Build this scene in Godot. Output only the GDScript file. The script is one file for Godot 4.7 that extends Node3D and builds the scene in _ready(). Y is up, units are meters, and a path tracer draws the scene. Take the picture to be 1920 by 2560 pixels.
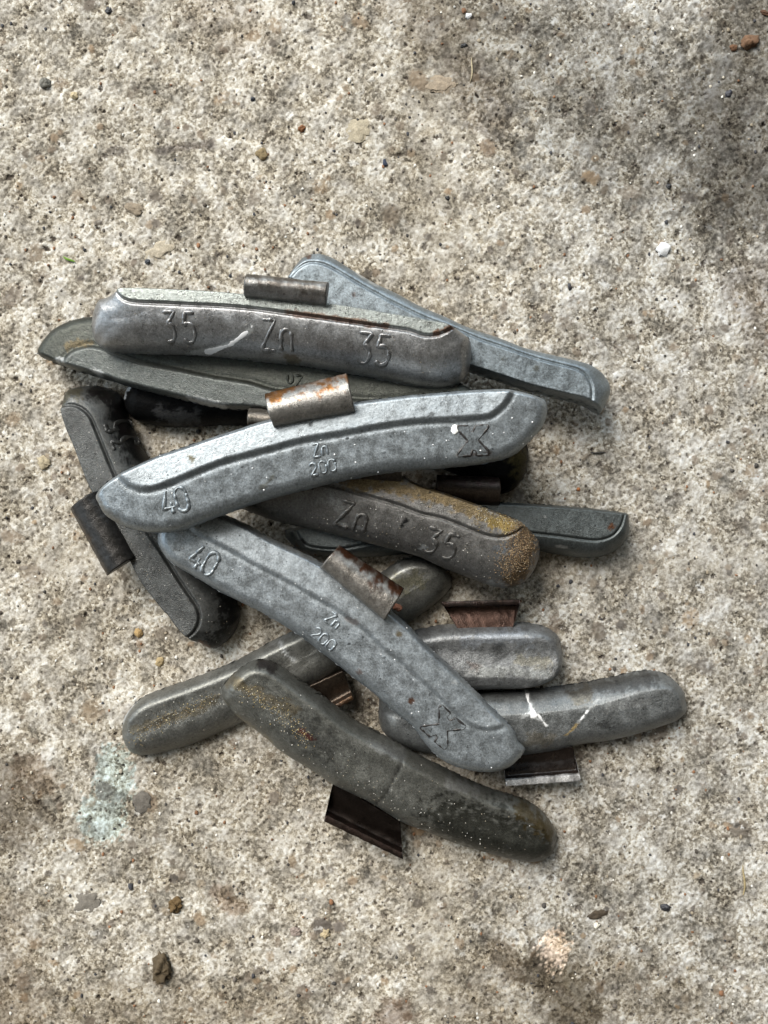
extends Node3D
# A heap of old zinc wheel weights on worn concrete, seen from straight above. Lengths in the tables are millimetres.

const MM := 0.001
const TILE := 220.0      # millimetres of concrete in one texture
const RES := 1536
const METAL_TILE := 40.0
const METAL_RES := 768
const BLOCKER_HIGH := 1.1     # metres
const BLOCKER_OUT := 0.44     # how far the added light-blocking roof reaches past the middle of the picture
const BLOCKER_TURN := 36.0

# outline of each weight: the edge that carries the clip, the edge opposite with both ends, and the ridge between its two faces
var BODIES := {
	"two": {"base": [13, 14], "top": 8.3, "edge": 1.2,
		"back": [-51.5, -43.2, -51.3, -43.4, -50.9, -43.5, -48.4, -43.5, -42.4, -43.3, -36.3, -43, -30.7, -42.6, -23.9, -41.9, -16.9, -41.3, -12.3, -40.7, -7.7, -40, -3.5, -39.3, 1, -38.5, 5.5, -37.7, 10, -36.9, 12, -36.5, 13.4, -35.9],
		"front": [-51.5, -43.2, -54.6, -42.5, -56.4, -42.1, -57.7, -40, -58.2, -37.8, -58.2, -35.6, -57.8, -34.2, -56.9, -33.1, -56.3, -32.7, -55.3, -32.2, -53.9, -31.9, -50.9, -31.7, -45.7, -31.5, -40.5, -31.4, -34.6, -31.1, -30.1, -30.6, -25.7, -30.1, -21.3, -29.6, -16.8, -29.2, -12.1, -28.4, -7.3, -27.6, -1.1, -26.4, 5.1, -25.1, 7.6, -24.7, 10.9, -24.5, 13.1, -24.7, 14.1, -25, 15.1, -25.6, 15.9, -26.3, 16.5, -27.2, 17, -28.6, 17.3, -30.4, 17.4, -31.8, 17.2, -33.3, 16.6, -34.5, 15.5, -35.1, 14.4, -35.6, 13.4, -35.9],
		"line": [-51.5, -43, -50.9, -42, -50.2, -41.3, -49.3, -40.8, -47.9, -40.5, -40.1, -40.1, -36.2, -39.9, -31.9, -39.7, -24.9, -39.1, -18.2, -38.2, -11.1, -37.2, -4.5, -36.2, 2.5, -35.2, 4.9, -34.8, 7.7, -33.9, 9.4, -33.9, 10.8, -34.2, 12.6, -35.1, 13.4, -35.9]},
	"one": {"base": [5, 5], "top": 7.2, "edge": 1.2,
		"back": [-20.3, -47.7, -15.3, -43.9, -8.4, -39.4, -3.2, -36.4, 3.3, -33.4, 7.9, -31.7, 12.6, -30.4, 17.6, -29.1, 23.3, -27.3, 29.4, -25.3, 34.9, -23.9, 40.3, -22.6, 41.7, -22, 45, -20.3],
		"front": [-20.3, -47.7, -17.4, -52.1, -16.1, -53, -14.4, -53.6, -13.6, -53.6, -12.5, -53.4, -10.1, -52.4, -6.1, -49.9, -1.8, -47.4, 2.7, -45.3, 7.5, -42.7, 12.4, -40.6, 17.3, -38.3, 23.8, -36.1, 28.9, -34.1, 34.8, -32.6, 41.2, -31.1, 42.7, -30.6, 44, -29.9, 45.5, -28.7, 46.4, -27.5, 46.9, -26.5, 47.1, -25, 46.7, -23.6, 45.9, -22, 45, -20.3],
		"line": [-18.5, -47.6, -17.1, -49, -15.6, -49.9, -14.2, -50.1, -12.4, -49.8, -10.4, -48.9, -4.9, -45.7, 0.3, -42.8, 4.7, -40.6, 8.4, -38.9, 14, -36.8, 19.6, -34.5, 23.5, -33.2, 30.2, -30.9, 34.2, -29.8, 38.5, -28.7, 40.1, -27.8, 40.8, -27, 41.2, -26.4, 41.5, -25.7, 41.7, -24.7, 41.7, -23.6, 41.6, -22.4]},
	"three": {"base": [2.5, 9.5], "top": 3.2, "edge": 4.3,
		"back": [-72.5, -33.5, -71.7, -32.5, -69.3, -31.3, -66.4, -30.1, -61.6, -28.6, -56.7, -27.1, -51.5, -25.5, -44, -23.6, -36.5, -21.8, -32.8, -21, -26.7, -20.7, -19.6, -19.6, -13.2, -18.9, -7.2, -18.6, -0.5, -18.6, 6.6, -18.9, 11, -19.3, 15.4, -19.8, 18.6, -20.5, 19.9, -21, 21.2, -21.7],
		"front": [-72.5, -33.5, -72.1, -34.1, -71.1, -35.7, -69.1, -37.9, -66.8, -39.2, -64.2, -40.1, -61.1, -40.6, -54.1, -40.8, -50.6, -40.7, -45.9, -40.2, -39.8, -39.3, -33.7, -38.1, -27.7, -36.6, -21.8, -35.1, -15.8, -33.6, -9.6, -32.1, -2.9, -30.7, 4.1, -29.2, 9.9, -27.8, 13.5, -26.7, 16.2, -25.5, 18.1, -24.3, 21.2, -21.7],
		"line": [-65.5, -30.4, -65.2, -31.1, -64.7, -31.8, -63.2, -32.8, -61.4, -33.4, -60.3, -33.6, -59.1, -33.5, -57.3, -33.1, -51.8, -31, -48.8, -30.1, -42, -28.7, -34.9, -27.2, -27, -25.8, -23.1, -24.6, -21.6, -24.3, -15.6, -23.6, -11.2, -23, -6.7, -22.3, -3, -22, -0.8, -22, 1.8, -22.1, 7.3, -22.7, 12.7, -23.4, 14.8, -23.1, 16.5, -22.3]},
	"four": {"base": [17.2, 18], "top": 3.2, "edge": 4.6,
		"back": [-55.6, -3.3, -53.6, -5.3, -51, -7.1, -48.5, -8.4, -43.4, -10.8, -40.7, -11.7, -36.7, -13, -32.4, -14.5, -28.3, -15.8, -24, -17.2, -19.2, -18.4, -14.1, -19.4, -8.9, -20.4, -4.4, -21.2, 0.5, -21.8, 5.4, -22.4, 10.3, -22.8, 15.1, -23.2, 19.3, -23.4, 23.5, -23.4, 27.3, -22.7, 30.7, -21.7],
		"front": [-55.6, -3.3, -55.5, -2.6, -55.1, -1.8, -53.9, 0.4, -52.2, 1.7, -50, 2.9, -47.6, 3.6, -44.8, 4, -42, 4, -39.5, 3.7, -37.5, 3.1, -30.8, 0.6, -23.7, -1.9, -17.9, -3.5, -10.3, -5.4, -4.4, -6.6, 0.5, -7.4, 6.2, -8, 14, -8.6, 18.2, -9.1, 21, -9.6, 23.4, -10.2, 25, -11, 26.4, -12, 28.9, -14.5, 30.3, -16.1, 31, -17.7, 31.4, -19.6, 31.2, -20.8, 30.7, -21.7],
		"line": [-50, -7.5, -49.7, -6.8, -49, -6.1, -48.2, -5.4, -47.3, -4.9, -45.7, -4.5, -43.6, -4.6, -40.9, -5.4, -37.3, -6.9, -33.4, -8.5, -30.1, -9.7, -23, -11.6, -15.5, -13.6, -9.3, -14.7, -2.8, -15.9, 4.1, -17, 7.6, -17.3, 12.2, -17.5, 17, -17.8, 19.4, -18.1, 20.7, -18.7, 22, -19.8, 23.1, -21.1, 24.1, -23]},
	"five": {"base": [10, 9], "top": 3.2, "edge": 4.3,
		"back": [-45.5, 4.6, -43.8, 1.8, -43.1, 1, -42.2, 0.4, -40.5, -0.4, -39.1, -0.8, -37.7, -1, -36.2, -0.9, -34.1, -0.3, -29.4, 1.6, -26.7, 2.9, -22.2, 5.4, -15.9, 8.3, -12.7, 10, -7.7, 13.1, -3.7, 15.8, 1, 19.4, 4.6, 22.5, 9.2, 27.2, 12.7, 30.4, 16.5, 34, 20.6, 38.2, 25.1, 42.6, 26.2, 44.1, 27, 46, 28.2, 47.3, 28.6, 48],
		"front": [-45.5, 4.6, -45.3, 6, -45, 7, -43.7, 9.1, -42.7, 10.1, -40.8, 11.4, -37, 13.6, -33.1, 15.9, -28.8, 18.1, -24.2, 20.4, -18.5, 23.9, -16, 25.6, -12.8, 28.1, -9.3, 30.8, -5.8, 33.6, -2.2, 36.4, 1.9, 40.1, 5.2, 42.6, 6.2, 43.7, 7.9, 46.1, 9.3, 47.8, 11, 49.4, 12.5, 50.4, 14.5, 51.3, 17.1, 52, 19.7, 52.4, 21.9, 52.4, 23.7, 52, 25.4, 51.3, 27.4, 49.5, 28.1, 48.6, 28.6, 48],
		"line": [-39.2, 0.5, -38.2, 2.5, -37.4, 3.3, -36.6, 3.9, -30.8, 7, -24.7, 10.4, -17.9, 13.9, -13.5, 16.5, -10.9, 17.9, -4.3, 22.5, -3.2, 23.4, -0.1, 26.5, 3.1, 29, 5.6, 31.2, 9.9, 35.2, 14.4, 39.5, 17, 41.6, 18.7, 42.4, 20.5, 42.7, 22.3, 42.5, 23.3, 42.1, 23.9, 41.7]},
	"six": {"base": [-0.1, -0.1], "top": 8, "edge": 1.2,
		"back": [-67.4, -21.4, -66.1, -17, -64.6, -13.5, -63.1, -9.5, -61.4, -5.2, -60.3, -3.2, -56.7, 2.7, -54, 8.2, -51, 14.1, -49.5, 16.3, -46.4, 20.2, -43.2, 24.1, -41.1, 26.3, -39, 27.9],
		"front": [-67.4, -21.4, -67.5, -22.3, -67.7, -23.2, -67.8, -24.3, -67.7, -25, -66.8, -26.2, -64.9, -26.7, -62.1, -27, -59.4, -26.6, -57.6, -25.9, -56.7, -25.3, -56.2, -24.7, -55.7, -23.6, -55, -21, -54.3, -19.2, -50.5, -11.8, -46.8, -4.3, -43.7, 0.8, -41.2, 4.8, -38.6, 8.7, -36.5, 11.7, -32.7, 16.6, -31.9, 18, -31.2, 19.9, -30.8, 21.8, -31, 23.7, -31.8, 25.4, -33.3, 27.3, -35.1, 28.7, -36.6, 29.2, -37.8, 28.7, -39, 27.9],
		"line": [-67.1, -20.8, -66.7, -21.4, -66.3, -21.6, -65.3, -21.8, -64.2, -21.8, -63.2, -21.5, -62.2, -20.9, -60.9, -19.6, -59.9, -17.5, -57.9, -12.6, -55.8, -7.6, -52.9, -1.9, -50.7, 1.7, -46.2, 8.3, -42.1, 14.8, -38.9, 19.5, -38.5, 20.6, -38.3, 21.7, -38.4, 22.4, -38.7, 23.5, -39.5, 24.7, -40.5, 25.6, -41.2, 26, -41.5, 26, -41.7, 25.7]},
	"seven": {"base": [7.8, 8], "top": 8, "edge": 1.2,
		"back": [-36.6, -7.9, -31.3, -9.5, -29.5, -9.7, -27.3, -9.8, -20.7, -9.4, -16.3, -9, -11.9, -8.6, -5, -8.2, 2.3, -7.7, 4.1, -7.2, 7.3, -5.5, 12.1, -4, 17.7, -2, 23.5, 0.2, 26.5, 1.4, 27.8, 2.1],
		"front": [-36.6, -7.9, -36.7, -5.8, -36.6, -4.3, -35.4, -3.1, -32.6, -1.8, -27.2, 0.1, -24, 1.3, -21.9, 2, -17.4, 3, -12.6, 4.1, -8.1, 5.2, -3.7, 6.3, 0.7, 7.4, 5.5, 8.7, 7.7, 9.4, 12.2, 11.5, 16.4, 13.1, 21.4, 15, 23.6, 15.5, 24.7, 15.6, 26.2, 15.4, 27.7, 15, 28.7, 14.5, 30, 13.2, 30.6, 12.3, 31.3, 10.9, 31.9, 8.7, 31.9, 7.6, 31.8, 6.5, 31.3, 5.4, 30.2, 4.1, 28.8, 2.9, 27.8, 2.1],
		"line": [-35.6, -8.8, -34.4, -7.9, -33.4, -7.5, -31.4, -7, -24, -6.6, -16.7, -6.2, -12.4, -5.8, -9.1, -5.2, -2.8, -3.3, 3.5, -1.4, 7.2, 0, 12.2, 1.2, 19.7, 4.2, 21.4, 4.6, 23.2, 4.7, 24.6, 4.4, 25.6, 4, 26.5, 3.4, 27.6, 2.4]},
	"eight": {"base": [-0.1, -0.1], "top": 7, "edge": 1.2,
		"back": [-21.2, 4.2, -21, 3.9, -20.3, 3.6, -16.6, 2.8, -9.7, 0.5, -5.5, -0.6, 1.3, -1.9, 7.8, -2.6, 11.3, -2.7, 15.2, -2.6, 19.8, -2.4, 24.5, -2.1, 29.1, -1.9, 34.1, -1.6, 39.6, -1.2, 45, -0.7, 51.9, 0.2],
		"front": [-21.2, 4.2, -20.9, 5.4, -20.3, 6.3, -19.6, 7, -18.4, 7.9, -17, 8.5, -15.5, 8.9, -12, 9.4, -7.6, 9.7, -3.3, 9.6, 2.7, 9.2, 9, 8.7, 14.9, 8.2, 21.2, 7.8, 25.9, 7.6, 29.9, 7.9, 35, 8.7, 40.4, 9.6, 44.4, 9.8, 46.3, 9.5, 47.8, 9.1, 49.2, 8.4, 50.4, 7.4, 51.6, 5.8, 52.2, 4, 52, 1.8, 51.9, 0.2],
		"line": [-18.2, 3.5, -17.1, 5.5, -16.1, 6.5, -15.5, 6.8, -14.4, 7.1, -11.7, 7.4, -9.4, 7.4, -7.5, 7.2, 0, 5.6, 7.9, 4, 11, 3.5, 14.1, 3.3, 19.1, 3.4, 26, 3.7, 34.4, 4.5, 42, 5.5, 44.3, 5.6, 46.2, 5.2, 47.2, 4.7, 47.8, 4.3, 48.9, 2.8, 49.3, 1.7, 49.6, 0.6]},
	"nine": {"base": [-0.1, -0.1], "top": 6, "edge": 1.5,
		"back": [-55.2, -26.4, -54, -27.5, -53.3, -27.9, -50.9, -28.8, -47.8, -29.2, -43.4, -29.2, -38.3, -28.8, -32.4, -27.9, -26.6, -27.1, -17.9, -26.3, -9.2, -25.4, -3.8, -24.7, 2.1, -23.9, 8.8, -22.8, 14.2, -21.8, 19.5, -20.4, 26, -18.4, 27.7, -17.6, 29.2, -16.6, 30.2, -15.4, 30.8, -13.9],
		"front": [-55.2, -26.4, -55.5, -24, -55.3, -22.6, -54.9, -21.6, -54.3, -20.7, -53.5, -19.9, -52.5, -19.4, -51.4, -19, -47.5, -18.3, -44, -18.1, -41.2, -18.1, -34.5, -18.5, -29, -18.3, -23.9, -17.6, -16.5, -16.2, -9.1, -14.7, -3.3, -13.5, 2.5, -12.2, 10.8, -9.8, 16, -7.8, 17.8, -6.9, 21.5, -4.7, 23.6, -3.9, 25.1, -3.9, 26.6, -4.3, 27.9, -5.1, 29.2, -6.5, 30, -7.8, 30.6, -9.6, 30.8, -11.4, 30.8, -13.9],
		"line": [-52.4, -24.7, -47.4, -24.2, -42, -23.8, -37.1, -23.2, -31.7, -22.6, -24.4, -21.6, -17.1, -20.6, -12.2, -19.8, -7.2, -19, -2.3, -18.1, 2.6, -17.1, 6.8, -16.2, 11.3, -15.1, 17.3, -13.5, 22.4, -11.9, 28, -10.2]},
	"ten": {"base": [-0.1, -0.1], "top": 6.3, "edge": 1.5,
		"back": [-56.1, 45.8, -55.4, 43.8, -54.1, 41.9, -52.9, 40.6, -51.4, 39.4, -48.5, 38.1, -40.8, 35.4, -33.1, 32.3, -29.9, 30.8, -24.8, 27.9, -18.8, 25, -14.4, 22.5, -8.4, 18.7, -4.9, 16.2, 0.7, 11.9, 2.3, 10.8, 3.7, 10.1, 5.5, 9.5, 7.4, 9.4, 9.3, 9.6, 10.7, 10.2, 12.5, 11.5, 13.8, 13.2, 14.4, 14.3, 14.7, 15.9],
		"front": [-56.1, 45.8, -55.8, 48.4, -55, 50.5, -53.8, 51.7, -52.1, 52.2, -49.8, 52.2, -45.9, 51.4, -42.1, 50.4, -38.4, 49, -34.4, 47.2, -30.1, 45.3, -26.1, 43.5, -21.8, 41.5, -15.7, 38.5, -12.3, 36.6, -9.4, 34.5, -5.3, 31.4, -1.2, 28.3, 4.4, 24.5, 10.3, 20.4, 13.1, 17.9, 14.7, 15.9],
		"line": [-54.6, 47.5, -48.5, 44.1, -44.7, 42.2, -39.7, 40.2, -32.1, 37.3, -24.6, 34.3, -20, 32.3, -15.5, 30.1, -9.2, 26.4, -3.4, 22.5, 2.3, 18.6, 7.3, 15.6, 12.5, 12.4]},
	"eleven": {"base": [-0.1, -0.1], "top": 6.2, "edge": 2.0,
		"back": [2.5, 29.7, 3, 28.1, 3.7, 27.2, 4.8, 26.3, 6.2, 25.5, 7.6, 24.9, 9.5, 24.5, 12.2, 24, 14.9, 23.8, 20.8, 23.6, 27, 23.5, 30.2, 23.5, 32.1, 23.8, 34.3, 24.4, 36, 25.3, 37.3, 26.7, 37.6, 27.8],
		"front": [2.5, 29.7, 2.7, 32.6, 2.9, 33.8, 3.4, 34.9, 4.6, 36.4, 5.6, 37, 6.7, 37.4, 9.4, 37.9, 14.1, 38.1, 18.5, 38.1, 23.2, 37.9, 28, 37.8, 30.7, 37.5, 33, 37, 34.8, 36.2, 36.4, 35, 37.3, 33.9, 37.8, 32.4, 37.8, 30.4, 37.6, 27.8],
		"line": [2, 33.5, 6.2, 33.9, 10.8, 34.2, 18.6, 34.3, 26.3, 34.4, 32.9, 34.7, 35.5, 34.5, 37, 34]},
	"twelve": {"base": [-0.1, -0.1], "top": 6.3, "edge": 1.5,
		"back": [-1.1, 40.1, 0.9, 39.6, 3.6, 39.2, 8.6, 38.8, 14.1, 38.3, 18.8, 38.3, 24, 38.3, 30.7, 38, 36.2, 37.5, 42.8, 36.5, 47.4, 35.6, 54, 34.1, 56.7, 33.8, 58.2, 34, 59.3, 34.2, 60.3, 34.7, 61.3, 35.3, 62.3, 36.3, 63.6, 37.7, 64.2, 38.8, 64.6, 40],
		"front": [-1.1, 40.1, -1.1, 44.2, -0.6, 46.3, 0, 47.2, 0.7, 48, 3.3, 49.7, 6.2, 50.9, 9.2, 51.7, 15.9, 52.5, 21.8, 52.8, 26.9, 52.5, 35.6, 51.3, 37.5, 50.9, 41.8, 49.7, 48.4, 48.8, 55.3, 47.1, 60.6, 45.3, 62, 44.7, 63.2, 43.9, 64.5, 42.4, 64.7, 41.6, 64.6, 40],
		"line": [-1.9, 42.7, 2.5, 42.8, 7, 42.9, 13.2, 42.8, 19, 42.6, 24.7, 42.3, 33.2, 41.7, 39.4, 41, 43.2, 40.4, 46.2, 39.7, 52.8, 37.7, 55.1, 37.2, 57.3, 36.9, 63.5, 36.5]},
	"thirteen": {"base": [8.3, 0], "top": 6.3, "edge": 1.5,
		"back": [-33.5, 37, -33, 35.6, -31.8, 34.1, -30.1, 32.4, -28.3, 31.1, -27.1, 30.5, -25.7, 30.2, -24.3, 30.3, -22.9, 30.7, -21, 31.9, -17.7, 34.4, -12.4, 38.2, -6.7, 42.8, -4.7, 44, 0.7, 47, 8.1, 51.4, 13.4, 54.1, 19, 57, 21.9, 58.3, 28.7, 60.6, 31.5, 62, 33.4, 63.5, 35, 65.2, 36.5, 67.6, 37.2, 69.6],
		"front": [-33.5, 37, -33.2, 38.2, -32.8, 38.9, -30.6, 41.9, -28.6, 43.7, -24.8, 46.7, -21.4, 49.8, -15.2, 53.8, -10.8, 56.9, -3.2, 60.9, 2.3, 64.6, 4.3, 65.8, 8.7, 67.5, 14.1, 70, 17.1, 71.1, 25.5, 73.7, 28.6, 74.4, 30.6, 74.8, 32.9, 74.7, 34, 74.4, 34.9, 73.9, 35.7, 73.2, 36.5, 72, 37.2, 69.6],
		"line": [-31.2, 33.5, -27.5, 33.8, -25.8, 34.1, -24.1, 34.7, -22.8, 35.4, -20.6, 37.3, -17.7, 40.2, -14.5, 43.5, -11.2, 46.5, -6.9, 49.7, -2, 52.5, 3.5, 55.3, 9, 58, 13.6, 60.1, 18.6, 62.3, 25.8, 65.2, 31.4, 67.2, 37, 69.1]},
}
# steel clips: two corners at the body, two corners at the free edge, height of the body there
var CLIPS := {
	"two": [-26.5, -41.5, -11, -39.8, -26, -44.9, -10.6, -43.3, 23],
	"three": [-27, -20.5, -10.2, -18.9, -27.2, -16.8, -10.7, -15, 13.5],
	"four": [-20.8, -16.4, -5.5, -19.3, -22.3, -21.9, -6.9, -25.7, 25.8],
	"five": [-12.3, 10.6, 0.2, 20.9, -9.1, 6.8, 3.7, 15.5, 17],
	"six": [-59.3, -4.2, -51.6, 9.5, -64.5, -0.8, -56.9, 13, 8.5],
	"seven": [-4.6, -6.5, 3.4, -6.1, -4.6, -11.2, 3.6, -10.7, 15.5],
	"eight": [10.6, -2.3, 23.9, -1.8, 10.9, -7.3, 23.9, -6.8, 7.5],
	"ten": [-17.1, 38.6, -8.3, 34.5, -14.4, 43.1, -6.5, 38.9, 4],
	"eleven": [15, 23.7, 27.2, 23.5, 12.2, 19.3, 28.4, 18.8, 5],
	"twelve": [25.1, 52.3, 40, 50.5, 25.6, 56.9, 41.2, 55.7, 4],
	"thirteen": [-11, 58.3, 3.5, 66.5, -12.4, 64.2, 3.9, 72.2, 4],
}
# lettering cast into the faces: text, start of its base line and direction, letter height, width, advance, stroke radius
var MARKS := [
	["four", "40", [-41.4, 0.7, 0.97, -0.235], [4.58, 2.38, 2.55, 0.3]],
	["four", "Zn", [-13.3, -10.3, 0.98, -0.17], [2.44, 1.39, 1.74, 0.22]],
	["four", "200", [-13.8, -6.8, 0.965, -0.21], [2.27, 1.48, 1.79, 0.22]],
	["four", "*", [16.8, -13.5, 0.995, -0.05], [2.87, 2.87, 0.00, 0.2]],
	["five", "40", [-39, 10.4, 0.87, 0.5], [4.94, 2.47, 2.75, 0.32]],
	["five", "Zn", [-11.9, 21.4, 0.76, 0.65], [2.38, 1.46, 1.74, 0.22]],
	["five", "200", [-14.7, 24.4, 0.77, 0.64], [2.29, 1.56, 1.84, 0.22]],
	["five", "*", [11.7, 42.7, 0.75, 0.66], [3.21, 3.03, 0.00, 0.2]],
	["two", "35", [-42.9, -33.1, 0.998, 0.04], [5.31, 2.61, 3.87, 0.32]],
	["two", "Zn", [-23.9, -31.5, 0.995, 0.06], [5.40, 2.97, 3.78, 0.32]],
	["two", "35", [-5.5, -29, 0.99, 0.13], [5.43, 2.81, 3.62, 0.32]],
	["seven", "Zn", [-10.1, 2.4, 0.945, 0.3], [5.12, 2.98, 3.91, 0.32]],
	["seven", "35", [7.3, 7.8, 0.945, 0.31], [5.14, 2.90, 3.74, 0.32]],
	["six", "35", [-51.8, -14.1, -0.35, -0.93], [4.07, 2.43, 3.69, 0.34]],
	["three", "Zn", [-16.3, -27.3, -0.99, -0.12], [2.44, 1.50, 1.88, 0.22]],
]
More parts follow.
